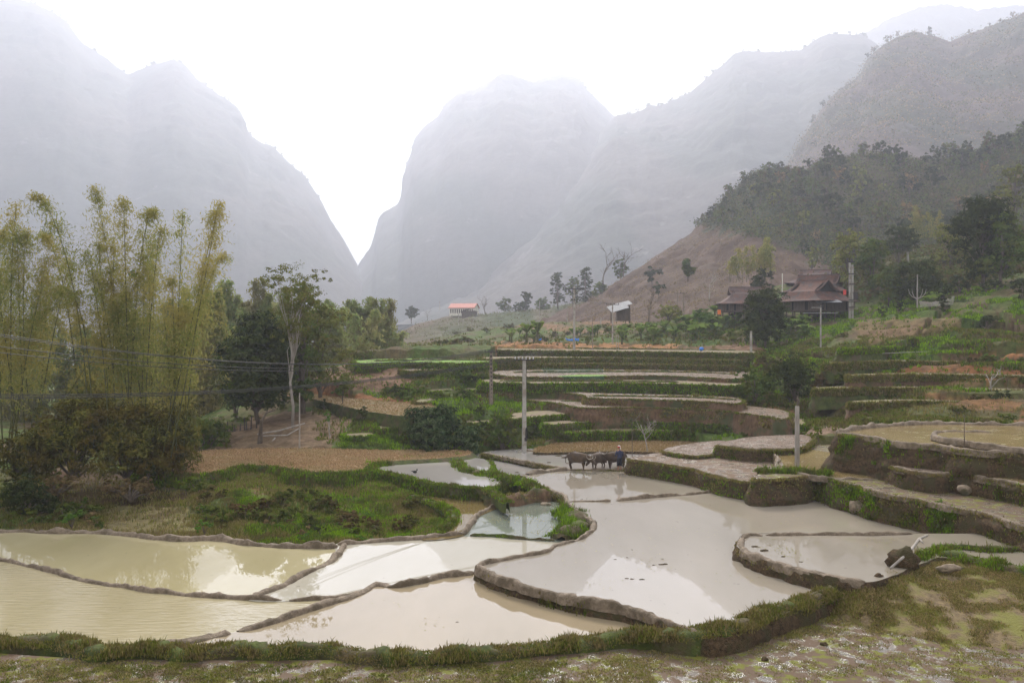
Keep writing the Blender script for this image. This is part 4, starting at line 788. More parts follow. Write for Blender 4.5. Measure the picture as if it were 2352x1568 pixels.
for R_, z, n_, m_ in ((RPF, zF, 5000, 'tan'), (RST, -10.2, 8000, 'tan'), (RTAN, -7.5, 7000, 'tan'), (RTAN, -7.5, 800, 'grassf')):
    q = RS.uniform(R_[:, :2].min(0), R_[:, :2].max(0), (n_, 2)); q = q[inside(q[:, 0], q[:, 1], R_[:, :2])]; blades(np.c_[q, np.full(len(q), z)], .14, .06, m_, lean=.8, per=3)
# ---- bushes
G1 = 'low bushes on the weedy slope behind the front paddies'
scatter_bushes('scrub', 34, (150, 1000), (1085, 1245), (45, 64), (.5, 1.1), 'low green bush on the weedy slope between the bamboo and the grassy dike', G1, dens=5)
scatter_bushes('scrub2', 20, (30, 480), (1080, 1222), (47, 64), (.6, 1.3), 'leafy bush in the shade at the foot of the bamboo', 'bushes at the foot of the bamboo')
scatter_bushes('drybush', 10, (100, 700), (1085, 1240), (46, 64), (.4, .9), 'brown dry bush on the weedy slope below the bamboo', 'dry bushes on the weedy slope')
scatter_bushes('fresh', 9, (450, 1040), (1130, 1250), (45, 57), (.35, .7), 'bright green herb clump on the grassy slope behind the front dike', 'bright herb clumps on the slope')
scatter_bushes('scrub2', 46, (780, 1150), (850, 1030), (74, 112), (.7, 1.6), 'green bush on the steps left of the lattice pole', 'bushes on the left steps', dens=6)
scatter_bushes('dark', 14, (720, 1120), (850, 1000), (76, 112), (.6, 1.2), 'dark bush on the broken slope above the tan field', 'dark bushes on the left steps')
scatter_bushes('scrub', 70, (1700, 2400), (760, 975), (68, 122), (.5, 1.3), 'low green bush on the terraced hillside at right', 'low bushes on the right hillside', dens=8)
scatter_bushes('fresh', 16, (1750, 2400), (700, 900), (85, 130), (.5, 1.1), 'bright green bush on the upper hillside at right', 'bright bushes on the upper hillside')
scatter_bushes('scrub2', 50, (1480, 1850), (735, 800), (120, 175), (1.0, 2.4), 'green bush in the gardens below the tiled houses', 'garden bushes below the houses')
scatter_bushes('scrub', 30, (1000, 1500), (735, 796), (150, 260), (1.0, 2.4), 'hazy bush on the slope beyond the pale road', 'hazy bushes beyond the road')
scatter_bushes('dark', 26, (1850, 2400), (640, 740), (112, 160), (1.2, 2.6), 'dark bush on the shaded slope around the houses', 'dark bushes around the houses')
scatter_bushes('scrub2', 16, (1150, 1700), (962, 1006), (79, 84), (.6, 1.1), 'round green bush on the bank behind the buffaloes', 'bushes on the bank behind the buffaloes')
scatter_bushes('weed', 10, (1150, 1240), (1000, 1040), (73, 82), (.5, .9), 'leafy weeds around the foot of the tall crossarm pole', 'weeds around the pole foot')
for u, v, s, k, lb in [(470,1222,.75,'fresh','bright ferny bush at the water edge in front of the grassy slope'), (165,1205,1.0,'fresh','bright green bush above the far dike of the left paddy'), (735,1224,.45,'dark','small dark shrub stump just above the far dike'),
        (340,1100,1.1,'dark','big-leaved dark shrub at the right foot of the bamboo'), (1165,1110,.7,'weed','thick green weeds at the end of the grassy dike near the pole reflection'), (1195,1118,.8,'weed','green creeper hanging over the dike corner beside the grey paddy'), (1140,1105,.6,'weed','low weeds on the dike left of the creeper'),
        (1318,1205,.7,'weed','broad-leaved weeds on the green corner right of the pond'), (1310,1222,.5,'weed','weeds nearest the water on the green corner by the pond'), (1330,1190,.5,'weed','weeds highest on the green corner by the pond'),
        (2150,1165,.55,'fresh','plant with pale leaves hanging on the tall earth bank at right'), (1945,1128,.7,'weed','green creeper over the long right bank above the boulder'), (1985,1140,.6,'weed','green creeper just right of the boulder'), (2195,1095,.45,'weed','weeds on the corner of the bank below the mud heap'),
        (1880,1010,.8,'scrub2','green shrub on the grassy bank at the left end of the right ponds'), (2010,1030,.6,'scrub2','shrub half way along the grassy bank of the right ponds')]:
    z = {1205: zA, 1222: zA + .1}.get(v, None)
    if v > 1180: p = onz(u, v, zA + .1)
    elif v > 1100 and u < 1400: p = onz(u, v, -10.2)
    elif u > 1850: p = onz(u, v, -9.2 if v > 1120 else (-8.4 if v > 1090 else -7.0))
    else: p = onz(u, v, -10.1)
    bush(k, p, s, lb, None)
def big_bush(u, v, d, w_, h, leaf, n, label, size=.3, cat='bush', seed=0, name='bush', nb=12, asp=.5):
    global RS
    keep = RS; RS = np.random.RandomState(300 + seed); e = empty(name, at(u, v, d), label, cat); B = []
    for q in range(nb):
        a = RS.uniform(0, 6.28); r = RS.uniform(0, .75) * w_ / 2; zc = h * RS.uniform(.08, .70) * (1 - .45 * (r / (w_ / 2)) ** 2); rr = h * RS.uniform(.22, .34); B.append([math.cos(a) * r, math.sin(a) * r * .8, zc, rr * 1.1, rr, rr])
    obj('foliage', leafmesh('foliage', clumps(B, n, size, asp=asp, droop=.6), M[leaf]), e); st = MB()
    for b_ in B: st.tube([[0, 0, -.3], [b_[0] * .5, b_[1] * .5, b_[2] * .5], b_[:3]], [.09, .06, .02], 5)
    st.build('stems', M['bark'], e); RS = keep; return e
big_bush(1008, 1044, 74.5, 8.8, 4.5, 'leafy', 12000, 'large bush with long pointed leaves behind the grey paddy, left of the tall pole', .42, seed=1, asp=.3)
big_bush(940, 1038, 75.5, 3.0, 1.8, 'mid', 1800, 'smaller bush against the left side of the large dark bush', .3, seed=2)
big_bush(1155, 1028, 77, 3.2, 2.0, 'mid', 1800, 'grey-green bush between the large dark bush and the tall crossarm pole', .3, seed=3)
big_bush(1828, 915, 86, 4.6, 5.0, 'dark', 6000, 'tall dark purplish bush on the hillside spur right of the stepped fields', .25, seed=4)
big_bush(1735, 915, 88, 5.2, 3.6, 'mid', 4000, 'broad green bush at the end of the stepped fields, left of the dark bush', .25, seed=5)
big_bush(1895, 912, 87, 4.4, 3.0, 'scrub', 3500, 'green bush right of the tall dark bush on the spur', .25, seed=6)
big_bush(1775, 865, 95, 4.6, 3.2, 'scrub', 3200, 'green bush behind the broad bush, below the concrete post', .25, seed=7)
big_bush(2012, 822, 100, 1.6, 1.8, 'fresh', 900, 'small round bright yellow-green bush alone on the right hillside', .2, seed=8)
big_bush(2265, 755, 104, 4.0, 1.9, 'dark', 2400, 'low dark rounded bush beside the small terraces at upper right', .2, seed=9)
big_bush(2290, 955, 74, 3.6, 2.4, 'dark', 2600, 'dark bush at the right edge above the ponds', .22, seed=10)
big_bush(1615, 755, 160, 6.5, 4.4, 'fresh', 3000, 'bright green round bush left of the long tiled house', .4, seed=11)
big_bush(1535, 735, 178, 6.0, 5.2, 'yel', 2600, 'yellow-green conical bush left of the bright green bush', .4, seed=12)
big_bush(2240, 930, 76, 2.4, 1.2, 'scrub', 1200, 'low bush on the bare slope left of the edge bush', .2, seed=13)
# ---- trees
tree('dark_tree', 598, 985, 85, 11.4, 'dense dark round-crowned tree left of the tall pale-trunked tree', leaf='dark', cw=.35, trunk=.10, n=24000, size=.36, nb=34, seed=1, fill=.2)
tree('tall_tree', 672, 985, 81, 15.6, 'tall tree with a pale trunk and thin open top beside the dark tree', leaf='yel', cw=.20, trunk=.45, n=6500, size=.20, nb=26, bark='barkpale', seed=2, shape='vase', tr=.15, fill=.3)
tree('ivy_tree', 695, 970, 90, 15.6, 'vine-covered tree right behind the tall pale trunk', leaf='mid', cw=.17, trunk=.04, n=9000, size=.3, nb=24, seed=3, shape='col')
tree('green_tree', 735, 940, 98, 12.0, 'mid green leafy tree right of the tall pale-trunked tree', leaf='yel', cw=.36, trunk=.15, n=7500, size=.36, nb=18, seed=4)
tree('dark_tree', 650, 930, 94, 9.0, 'low leafy tree in the shade behind the two tall trees', leaf='mid', cw=.42, trunk=.1, n=7000, size=.34, nb=14, seed=5)
tree('green_tree', 540, 990, 92, 10.0, 'shaded tree between the bamboo and the dense dark tree', leaf='mid', cw=.24, trunk=.3, n=4500, size=.32, nb=12, seed=6)
tree('small_tree', 788, 932, 90, 2.9, 'small dark-trunked tree standing on the edge of the tan field', leaf='mid', cw=.46, trunk=.3, n=2200, size=.2, nb=9, seed=7, ground=None)
tree('pollard_tree', 757, 1022, 76, 3.1, 'thin pale-stemmed young tree with a small ball crown in front of the brown slope', leaf='fresh', cw=.2, trunk=.68, n=420, size=.17, nb=4, bark='barkpale', seed=8)
tree('round_tree', 1758, 797, 128, 8.6, 'dark round tree standing in front of the tiled houses', leaf='dark', cw=.43, trunk=.04, n=16000, size=.32, nb=34, seed=9)
tree('round_tree', 1755, 700, 178, 7.6, 'grey-green round tree behind the dark round tree, left of the white post', leaf='dark', cw=.34, trunk=.2, n=4000, size=.38, nb=12, seed=10)
tree('big_tree', 2256, 665, 132, 14.2, 'big dense dark green tree at the right edge above the garden terraces', leaf='dark', cw=.38, trunk=.06, n=20000, size=.4, nb=30, seed=11)
tree('big_tree', 2300, 655, 128, 10.5, 'lower green tree just right of the big dense tree', leaf='mid', cw=.4, trunk=.06, n=9000, size=.38, nb=20, seed=12)
tree('spreading_tree', 2064, 640, 176, 11.0, 'dark spreading tree with flat layered crown on the slope behind the twin post', leaf='dark', cw=.38, trunk=.38, n=5500, size=.4, nb=14, seed=13, squash=.6)
tree('yellow_tree', 1950, 700, 164, 14.2, 'tall yellowish open tree behind the double power pole', leaf='yel', cw=.26, trunk=.2, n=6500, size=.38, nb=20, seed=14, fill=.4)
tree('green_tree', 2005, 700, 160, 12.5, 'mid green tree right of the double power pole', leaf='mid', cw=.32, trunk=.1, n=7500, size=.4, nb=18, seed=15)
tree('garden_tree', 2105, 700, 138, 7.0, 'low wide dark tree above the grey net', leaf='dark', cw=.62, trunk=.05, n=9000, size=.34, nb=20, seed=16)
tree('garden_tree', 2040, 705, 142, 6.0, 'low leafy tree left of the wide dark tree', leaf='mid', cw=.5, trunk=.05, n=5000, size=.34, nb=14, seed=17)
tree('garden_tree', 2180, 640, 160, 10.0, 'yellow-brown leafy tree left of the big dark tree', leaf='yel', cw=.36, trunk=.1, n=5500, size=.42, nb=16, seed=18)
tree('garden_tree', 2330, 520, 190, 14.0, 'orange-brown tree behind the big dark tree at the right edge', leaf='yel', cw=.3, trunk=.1, n=4000, size=.5, nb=14, seed=19)
FAR = [(945,738,330,6.2,'dark',.42,.45,'flat-topped cluster tree at the left end of the far spur'), (1205,716,300,7.5,'dark',.34,.1,'dark tree left of the two tallest trees on the hazy spur'), (1282,705,290,12.5,'dark',.26,.05,'tall dark pointed tree on the hazy spur'),
 (1345,700,285,13.5,'dark',.26,.05,'tall dark tree right of the pointed tree on the hazy spur'), (1315,702,292,11,'mid',.24,.08,'paler tree between the two tall dark hazy trees'), (1425,645,270,7.5,'mid',.3,.2,'small green tree right of the bare tree on the spur crest'), (1160,718,330,6,'mid',.45,.15,'rounded hazy tree right of the white house'),
 (1250,712,310,5,'mid',.5,.1,'low hazy tree right of the dark tree on the far spur'), (1190,720,320,4.5,'dark',.5,.1,'low tree in front of the hazy spur'), (1380,690,270,6,'mid',.45,.1,'hazy bushy tree at the foot of the burnt slope'), (1580,640,220,5.5,'mid',.3,.2,'thin pale tree half way up the slope left of the houses')]
for k, (u, v, d, h, lf, cw, tk, lb) in enumerate(FAR): tree('hill_tree', u, v + 4, d * (1.3 if d > 250 else 1), h * (1.3 if d > 250 else 1), lb, leaf=lf, cw=cw * 1.15, trunk=tk * .6, n=3000, size=.7, nb=14, seed=40 + k, shape='cone' if 'pointed' in lb else 'round')
bare('bare_tree', 1385, 652, 348, 16.2, 'tall leafless tree on the crest of the burnt slope', seed=3, bark='bark', spread=.34, depth=4)
bare('bare_tree', 1432, 640, 348, 15.6, 'leafless tree right of the tall leafless tree on the crest', seed=4, bark='bark', spread=.34)
bare('bare_tree', 1115, 722, 416, 11.7, 'leafless tree just right of the white house', seed=5, bark='bark', spread=.45)
bare('bare_tree', 895, 730, 390, 9.1, 'thin leafless tree left of the flat-topped cluster tree', seed=6, bark='bark', spread=.3)
bare('bare_tree', 982, 735, 429, 6.5, 'small leafless tree right of the flat-topped cluster tree', seed=7, bark='bark')
bare('bare_tree', 1490, 742, 178, 8.5, 'leafless tree behind the gardens left of the houses', seed=8, bark='bark', spread=.36)
bare('bare_tree', 1630, 690, 200, 8.0, 'pale bare-trunked tree on the slope above the bright green bush', seed=9, spread=.3)
bare('bare_tree', 1487, 1030, 73.5, 4.6, 'leafless pale sapling beside the stubble field behind the buffaloes', seed=12, spread=.5, r=.05, depth=3)
bare('bare_tree', 2276, 903, 78, 3.4, 'stunted bare forked tree on the right hillside', seed=14, spread=.4, r=.09, depth=3, twigs=2)
bare('bare_tree', 2297, 870, 82, 2.2, 'thin bare stump right of the forked tree', seed=15, spread=.2, r=.08, depth=1, twigs=1)
# forest on the slope behind the houses: one crown mesh kind each, copied
kinds = []
for k, (lf, nn_, sz) in enumerate([('dark', 420, .9), ('mid', 420, .9), ('yel', 300, .9), ('dark', 420, .9), ('scrub', 380, .9), ('dry', 260, .8)]):
    RSk = RS; RS = np.random.RandomState(500 + k); B = []
    for q in range(9):
        a = RS.uniform(0, 6.28); r = RS.uniform(.2, 1.5); rr = RS.uniform(.9, 1.5); B.append([math.cos(a) * r, math.sin(a) * r, RS.uniform(2.2, 5.6), rr, rr, rr * .8])
    tm = MB(); tm.tube([[0,0,-1.5],[.1,0,1.5],[0,.1,4.6]], [.2,.16,.06], 5)
    for b_ in B[:5]: tm.tube([[.05,0,1.6], b_[:3]], [.09,.03], 4)
    kinds.append((leafmesh('crown', clumps(B, nn_, sz, fill=.3), M[lf]), tm.mesh('trunk', M['bark']))); RS = RSk
def ftree(k, p, s, label, group, nm='forest_tree'):
    e = empty(nm, p, label, 'tree', group, random.uniform(0, 6.28), s); obj('crown', kinds[k][0], e); obj('trunk', kinds[k][1], e)
for i_ in range(270):
    u = random.uniform(1400, 2480) if i_ % 3 else random.uniform(1600, 2480); t_ = random.uniform(.25, 1.0) if i_ % 3 else random.uniform(.8, 1.01)
    p = hz(mS, u, t_); v = HV - F * p[2] / p[1]
    if u < 1900 and v > 520 + max(0, (u - 1650) * .35) and random.random() < .93: continue
    k = random.choice([0, 0, 1, 3, 4, 2, 5]) if t_ < .8 else random.choice([0, 1, 3, 4]); s = random.uniform(.75, 1.6) if t_ < .85 else random.uniform(.65, 1.2)
    ftree(k, p - np.array([0, 0, .3]), (s, s, s * random.uniform(.8, 1.2)), {0: 'dark green tree in the forest on the slope above the houses', 1: 'mid green tree in the forest on the slope above the houses', 2: 'yellowish tree in the forest on the slope above the houses', 3: 'dark green tree in the forest on the slope above the houses', 4: 'scrubby tree in the forest on the slope above the houses', 5: 'brown half-bare tree in the forest on the slope above the houses'}[k], 'forest trees on the slope above the houses')
def undergrowth(mt, n, us_, ts_, size, mat, keepf):
    P = []
    for _ in range(n // 14):
        u = RS.uniform(*us_); t_ = RS.uniform(*ts_); p = hz(mt, u, t_); v = HV - F * p[2] / p[1]
        if keepf(u, v): P.append(np.repeat(p[None], 14, 0) + RS.normal(0, 1, (14, 3)) * np.array([1.5, 1.5, .7]) * size * 1.2 + np.array([0, 0, size * .6]))
    P = np.concatenate(P); struct(obj('undergrowth', leafmesh('undergrowth', [leaves(P, size, np.tile([0, -.3, .6], (len(P), 1)), .6, .2)], M[mat])), 'stuff')
wooded = lambda u, v: u > 1900 or v < 520 + max(0, (u - 1650) * .35)
undergrowth(mS, 90000, (1480, 2500), (.2, 1.02), .85, 'scrub', wooded); undergrowth(mS, 60000, (1580, 2500), (.3, 1.02), .85, 'dark', wooded); undergrowth(mS, 30000, (1300, 1950), (.15, .98), .45, 'dry', lambda u, v: not wooded(u, v))
undergrowth(mR4, 26000, (1750, 2450), (.25, 1.01), 1.6, 'dry', lambda u, v: True); undergrowth(mR4, 22000, (1750, 2450), (.25, 1.01), 1.7, 'scrub', lambda u, v: True); undergrowth(mW, 9000, (900, 1600), (.2, 1.0), .6, 'scrub', lambda u, v: True)
P = []
for _ in range(3200):
    u = RS.uniform(1880, 2480); d = math.exp(RS.uniform(math.log(138), math.log(300))); z = gz(u, d)
    if 480 < HV - F * z / d < 690: P.append(np.array([(u - CU) / F * d, d, z + .5]) + RS.normal(0, 1, (14, 3)) * np.array([1.3, 1.3, .5]))
P = np.concatenate(P); struct(obj('undergrowth', leafmesh('undergrowth', [leaves(P, .7, np.tile([0, -.3, .6], (len(P), 1)), .6, .2)], M['scrub'])), 'stuff')
for i_ in range(44):
    u = random.uniform(1850, 2500); p = hz(mR4, u, random.choice([1.0, 1.0, random.uniform(.3, 1)])); s = random.uniform(.7, 1.8)
    ftree(random.choice([0, 4, 5]), p - np.array([0, 0, .8]), s, 'small hazy tree on the rounded hill behind the forest slope', 'trees on the rounded hill', 'hill_scrub_tree')
for mt, rng, lb, nn_ in ((mR, (1440, 2000), 'tiny faded tree on the skyline of the misty right ridge', 46), (mM, (860, 1415), 'tiny faded tree on the skyline of the central karst peak', 40), (mL, (60, 820), 'tiny faded tree on the skyline of the left karst peak', 40)):
    for i_ in range(nn_):
        u = random.uniform(*rng); p = hz(mt, u, 1.0); s = random.uniform(1.0, 3.0)
        ftree(random.choice([0, 1, 4]), p - np.array([0, 0, 3.2 * s]), (s, s, s), lb, 'skyline trees' + {'r': ' on the right ridge', 'c': ' on the central peak', 'l': ' on the left peak'}[('r' if mt is mR else 'c' if mt is mM else 'l')], 'skyline_tree')
# ---- bamboo
def bamboo(u0, v0, d, culms, label, leaf='bamboo', nl=900, lsize=.26, spread=1.0, rad=.055, seed=0, group=None, start=.30, low=None, asp=.22, bare_base=.25):
    """culms: (base u, base v, mid u, mid v, tip u, tip v) in picture points at depth d (jittered in depth)"""
    global RS
    keep = RS; RS = np.random.RandomState(700 + seed); o = at(u0, v0, d); e = empty('bamboo_clump', o, label, 'bamboo', group); LV = []
    for q, c in enumerate(culms):
        dd = RS.uniform(-2.2, 2.2); b_, m_, t_ = [at(c[i], c[i+1], d + dd + (RS.uniform(-1, 1) if i else 0)) for i in (0, 2, 4)]
        s = np.linspace(0, 1, 22)[:, None]; m2 = 2 * m_ - .5 * (b_ + t_); P = (1-s)**2 * b_ + 2*s*(1-s) * m2 + s**2 * t_
        P[-4:, 2] -= np.array([0, .1, .3, .7]) * RS.uniform(0, 1.2); P -= o; mb = MB(); mb.tube(P, np.linspace(rad, rad * .25, 22), 5)
        for j in range(1, 21, 2): pass
        mb.build('culm', M['culm'], e, smooth=True)
        L = np.linalg.norm(P[-1] - P[0]); k = int(nl * L / 14); tt = start + (1 - start) * RS.uniform(0, 1, k) ** .8
        # side twigs: each carries a row of drooping leaves
        nt_ = max(6, k // 14); ts = start + (1 - start) * RS.uniform(0, 1, nt_) ** .8; w_ = spread * (.35 + .9 * np.sin(np.clip((ts - start) / (1 - start), 0, 1) * math.pi * .85 + .35)) * RS.uniform(.5, 1.2, nt_)
        i_ = np.clip(ts * 21, 0, 20.99); a = i_.astype(int); f = (i_ - a)[:, None]; B = P[a] * (1 - f) + P[a+1] * f; dr = rand_dirs(nt_); dr[:, 2] = dr[:, 2] * .4 + .12
        qi = RS.randint(0, nt_, k); s_ = RS.uniform(0.05, 1, k); C = B[qi] + dr[qi] * (w_[qi] * s_)[:, None]; C[:, 2] -= .45 * (s_ ** 2) * w_[qi]; C += RS.normal(0, .16, C.shape)
        LV.append(leaves(C, lsize, None, asp, droop=1.0))
    if low:
        for (x, y, z, rx, ry, rz, n_) in low: LV.append(np.concatenate(clumps([[x, y, z, rx, ry, rz]], n_, lsize * 1.2, asp=.3, droop=.6, fill=.6)))
    obj('foliage', leafmesh('foliage', LV, M[leaf]), e); RS = keep; return e
rb = random.Random(9)
def fill_culms(n, bu, bv, tu, tv, bend=25):
    out = []
    for _ in range(n):
        a = rb.uniform(*bu); t_ = a + (rb.uniform(*tu) - (bu[0] + bu[1]) / 2) * 1.0; tvv = rb.uniform(*tv); v0 = rb.uniform(*bv); out.append((a, v0, a * .55 + t_ * .45 + rb.uniform(-bend, bend) * .3, v0 * .5 + tvv * .5, t_, tvv))
    return out
cA = [(60,1060,46,760,40,520), (30,1060,25,700,38,470), (0,1060,-10,700,10,520), (15,1060,60,820,150,640), (80,1020,55,780,60,510), (45,1050,15,800,-20,600), (70,1040,100,830,105,620)] + fill_culms(8, (-60, 90), (1040, 1085), (-60, 130), (560, 760))
bamboo(40, 1070, 62, cA, 'yellowish bamboo clump at the left edge', nl=2200, spread=1.7, seed=1)
cB = [(205,1040,168,660,80,428), (190,1040,150,680,95,535), (215,1040,185,720,120,700), (250,1040,235,800,200,560), (60,1060,210,820,345,600)]
bamboo(195, 1070, 61, cB, 'bamboo clump with two long culms arching left over the water side', nl=2100, spread=1.5, seed=2)
cC = [(290,1050,262,690,215,428), (300,1050,290,700,284,440), (295,1050,318,640,355,470), (330,1050,345,740,372,500), (275,1050,240,760,228,540), (265,1050,255,800,215,620), (345,1050,352,780,350,560)] + fill_culms(9, (250, 370), (1040, 1080), (230, 380), (540, 760))
bamboo(310, 1070, 62.5, cC, 'tall upright bamboo clump in the middle of the left grove', nl=1900, spread=1.5, seed=3)
cD = [(395,1050,408,760,420,475), (372,1050,440,740,508,445), (392,1050,452,740,500,475), (350,1050,425,800,515,560), (420,1050,445,800,470,600), (405,1050,400,800,395,620)] + fill_culms(5, (370, 440), (1040, 1080), (380, 470), (600, 780))
bamboo(395, 1070, 61.5, cD, 'bamboo clump leaning right at the right end of the left grove', nl=1900, spread=1.5, seed=4)
def low_thicket(u, v, d, w_, h, n, leaf, label, seed, cat='thicket', name='thicket', size=.3):
    return big_bush(u, v, d, w_, h, leaf, n, label, size, cat, seed, name, nb=16, asp=.3)
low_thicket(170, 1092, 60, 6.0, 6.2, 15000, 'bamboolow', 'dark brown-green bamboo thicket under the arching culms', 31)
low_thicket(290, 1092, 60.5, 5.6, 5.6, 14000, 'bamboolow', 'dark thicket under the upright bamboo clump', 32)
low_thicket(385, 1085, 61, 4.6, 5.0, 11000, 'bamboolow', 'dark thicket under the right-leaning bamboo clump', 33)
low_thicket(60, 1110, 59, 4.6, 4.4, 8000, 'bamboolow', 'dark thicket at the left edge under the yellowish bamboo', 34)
low_thicket(215, 960, 63.5, 4.4, 3.4, 5000, 'bamboo', 'yellow-brown mound of bamboo leaves in the middle of the left grove', 35)
low_thicket(470, 1035, 78, 6.0, 3.8, 6000, 'mid', 'green leafy thicket between the bamboo grove and the shaded tree', 36)
low_thicket(560, 1000, 90, 5.0, 2.6, 3500, 'mid', 'low green thicket around the shaded tree trunks', 37)
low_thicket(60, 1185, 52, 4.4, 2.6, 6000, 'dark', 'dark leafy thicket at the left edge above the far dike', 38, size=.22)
low_thicket(110, 1150, 55, 4.4, 1.8, 4200, 'dry', 'rusty brown scrub below the left bamboo', 39, size=.22)
low_thicket(300, 1140, 56, 6.0, 1.3, 4200, 'dry', 'rusty brown scrub patch below the upright bamboo', 40, size=.2)
for k, (u, v, d, w_, tv, lf, lb) in enumerate([(60,1000,112,60,(690,860),'bamboofar','pale bamboo stand seen through the yellowish clump at the left edge'), (200,1000,116,60,(700,880),'bamboofar','pale bamboo stand seen through the arching culms'), (340,1000,114,60,(660,860),'bamboofar','pale bamboo stand seen through the upright clump'), (500,960,125,46,(640,760),'bamboofar','soft green bamboo stand behind the bamboo grove'), (560,950,130,50,(635,740),'bamboofar','soft green bamboo stand left of the tall pale-trunked tree'), (460,980,110,36,(660,800),'bamboo','brownish bamboo stand just behind the leaning bamboo'),
        (820,850,140,52,(670,740),'bamboofar','hazy green bamboo stand right of the leafy tree'), (870,840,150,40,(715,770),'bamboofar','hazy bamboo stand at the right end of the riverside trees'), (780,870,128,44,(690,760),'bamboofar','green bamboo stand directly right of the mid green tree'), (620,900,150,50,(680,760),'bamboofar','pale green bamboo stand behind the dense dark tree')]):
    bamboo(u, v, d, fill_culms(16, (u - w_, u + w_), (v - 5, v + 10), (u - w_ * 1.1, u + w_ * 1.1), tv), lb, leaf=lf, nl=1800, lsize=.55, spread=2.0, rad=.06, seed=20 + k, start=.06, asp=.35)
for k, (u, v, d, w_, tv, lb) in enumerate([(1755,640,200,22,(545,580),'thin upright bamboo stand behind the round trees above the houses'), (1700,640,205,26,(560,600),'orange-tinged bamboo stand left of the thin upright one'), (2110,560,230,30,(470,520),'pale bamboo stand on the slope above the spreading tree')]):
    bamboo(u, v, d, fill_culms(12, (u - w_, u + w_), (v, v + 10), (u - w_, u + w_), tv), lb, leaf='bamboo', nl=700, lsize=.5, spread=1.4, rad=.06, seed=40 + k, start=.3, asp=.3)
# ---- banana plants
def banana_proto(seed, n=8, L=2.5):
    rs = np.random.RandomState(seed); e = MB(); st = MB(); st.tube([[0,0,-.2],[.03,0,.8],[0,.03,1.1]], [.15,.13,.08], 7)
    for q in range(n):
        a = q / n * 6.28 + rs.uniform(-.4, .4); el = rs.uniform(.7, 1.4); k = 7; P = []
        for j in range(k):
            s = j / (k - 1); r = L * s * math.cos(el) * (1 - .1 * s) + .05; z = 1.0 + L * s * math.sin(el) - L * .55 * s ** 2.2; P.append([math.cos(a) * r, math.sin(a) * r, z])
        P = np.array(P); sd_ = np.array([-math.sin(a), math.cos(a), 0]); w_ = .38 * np.sin(np.linspace(.12, 1, k) * math.pi * .93) + .02
        up = np.array([0, 0, .10]); V = np.concatenate([P - sd_ * w_[:, None] - up * (w_[:, None] * 2), P, P + sd_ * w_[:, None] - up * (w_[:, None] * 2)])
        i = np.arange(k - 1); e.add(V, [np.stack([i, i + 1, i + 1 + k, i + k], 1), np.stack([i + k, i + k + 1, i + 1 + 2 * k, i + 2 * k], 1)])
    return e.mesh('leaves', M['banana']), st.mesh('stem', M['culm'])
bprotos = [banana_proto(q, 7 + q) for q in range(4)]
def banana(u, d, s, label, group=None, v=None):
    z = gz(u, d) if v is None else (HV - v) / F * d; p = ((u - CU) / F * d, d, z); q = bprotos[random.randrange(4)]
    e = empty('banana_plant', p, label, 'banana plant', group, random.uniform(0, 6.28), s); obj('leaves', q[0], e); obj('stem', q[1], e)
for k in range(22): banana(random.uniform(1400, 1700), random.uniform(140, 172), random.uniform(1.0, 1.6), 'banana plant in the gardens below the long tiled house', 'banana plants in the gardens')
for k in range(12): banana(random.uniform(1160, 1400), random.uniform(150, 200), random.uniform(1.0, 1.5), 'hazy banana plant on the slope beyond the pale road', 'hazy banana plants')
for k in range(9): banana(random.uniform(1800, 1860), random.uniform(132, 142), random.uniform(.8, 1.3), 'banana plant in front of the stilt house', 'banana plants by the stilt house')
for k in range(5): banana(random.uniform(2120, 2170), random.uniform(125, 132), random.uniform(.8, 1.2), 'banana plant right of the wide dark garden tree', 'banana plants above the grey net')
for u, d, s, lb in [(1210,150,1.5,'palm-like banana plant left of the pair above the road'), (1235,152,1.7,'palm-like banana plant right of the pair above the road')]: banana(u, d, s, lb, v=782)
# ------------------------------------------------------------------ poles and wires
def pole(name, u, vt, vb, d, label, w_=.24, top=.16, mat='conc', arms=(), cat='power pole', sq=True, group=None, extra=None):
    """arms: (height below top, length, insulators)"""
    b_ = at(u, vb, d); h = (vb - vt) / F * d; e = empty(name, b_, label, cat, group); s = MB()
    if sq: s.box((0, 0, h / 2 - .2), (w_, w_, h + .4), .2, top / w_)
    else: s.tube([[0, 0, -.4], [0, 0, h * .5], [0, 0, h]], [w_ / 2, w_ * .42, top / 2], 8)
    s.build('shaft', M[mat], e); tips = []
    for dz, L, ins in arms:
        a = MB(); a.box((0, -w_ * .7, h - dz), (L, .09, .10)); ar = a.build('crossarm', M['steel'], e)
        for q in range(ins):
            x = (q / max(1, ins - 1) - .5) * (L - .15); i = MB(); i.tube([[x, -w_*.7, h-dz+.05], [x, -w_*.7, h-dz+.12], [x, -w_*.7, h-dz+.16], [x, -w_*.7, h-dz+.26]], [.035, .05, .065, .03], 7)
            i.build('insulator', M['porc' if 'insulators lie' in label or 'white insulators' in label else 'steel'], ar); tips.append(b_ + np.array([x, -w_*.7, h-dz+.24]))
    if extra: extra(e, h)
    return e, b_, h, tips
def coil(e, h):
    c = MB()
    for q in range(3):
        an = np.linspace(0, 2 * math.pi, 17); c.tube(np.c_[.17 + .06 * np.cos(an) + q * .03, np.full(17, -.16), 1.55 + .55 * np.sin(an)], .018, 4, False)
    c.build('cable_coil', M['cable'], e); b_ = MB(); b_.box((.13, -.17, 1.1), (.2, .16, .32)); b_.build('meter_box', M['steel'], e)
    w_ = MB(); w_.tube([[.16, -.02, 1.2], [.17, -.02, 4], [.2, -.02, h - .2]], .02, 4); w_.build('down_cable', M['cable'], e)
_, pb, ph_, tipsA = pole('power_pole', 1204, 824, 1037, 75, 'pale square concrete pole whose white insulators lie in a row, behind the buffalo paddy', .36, .26, 'conc', [(.08, 1.7, 6)], extra=coil)
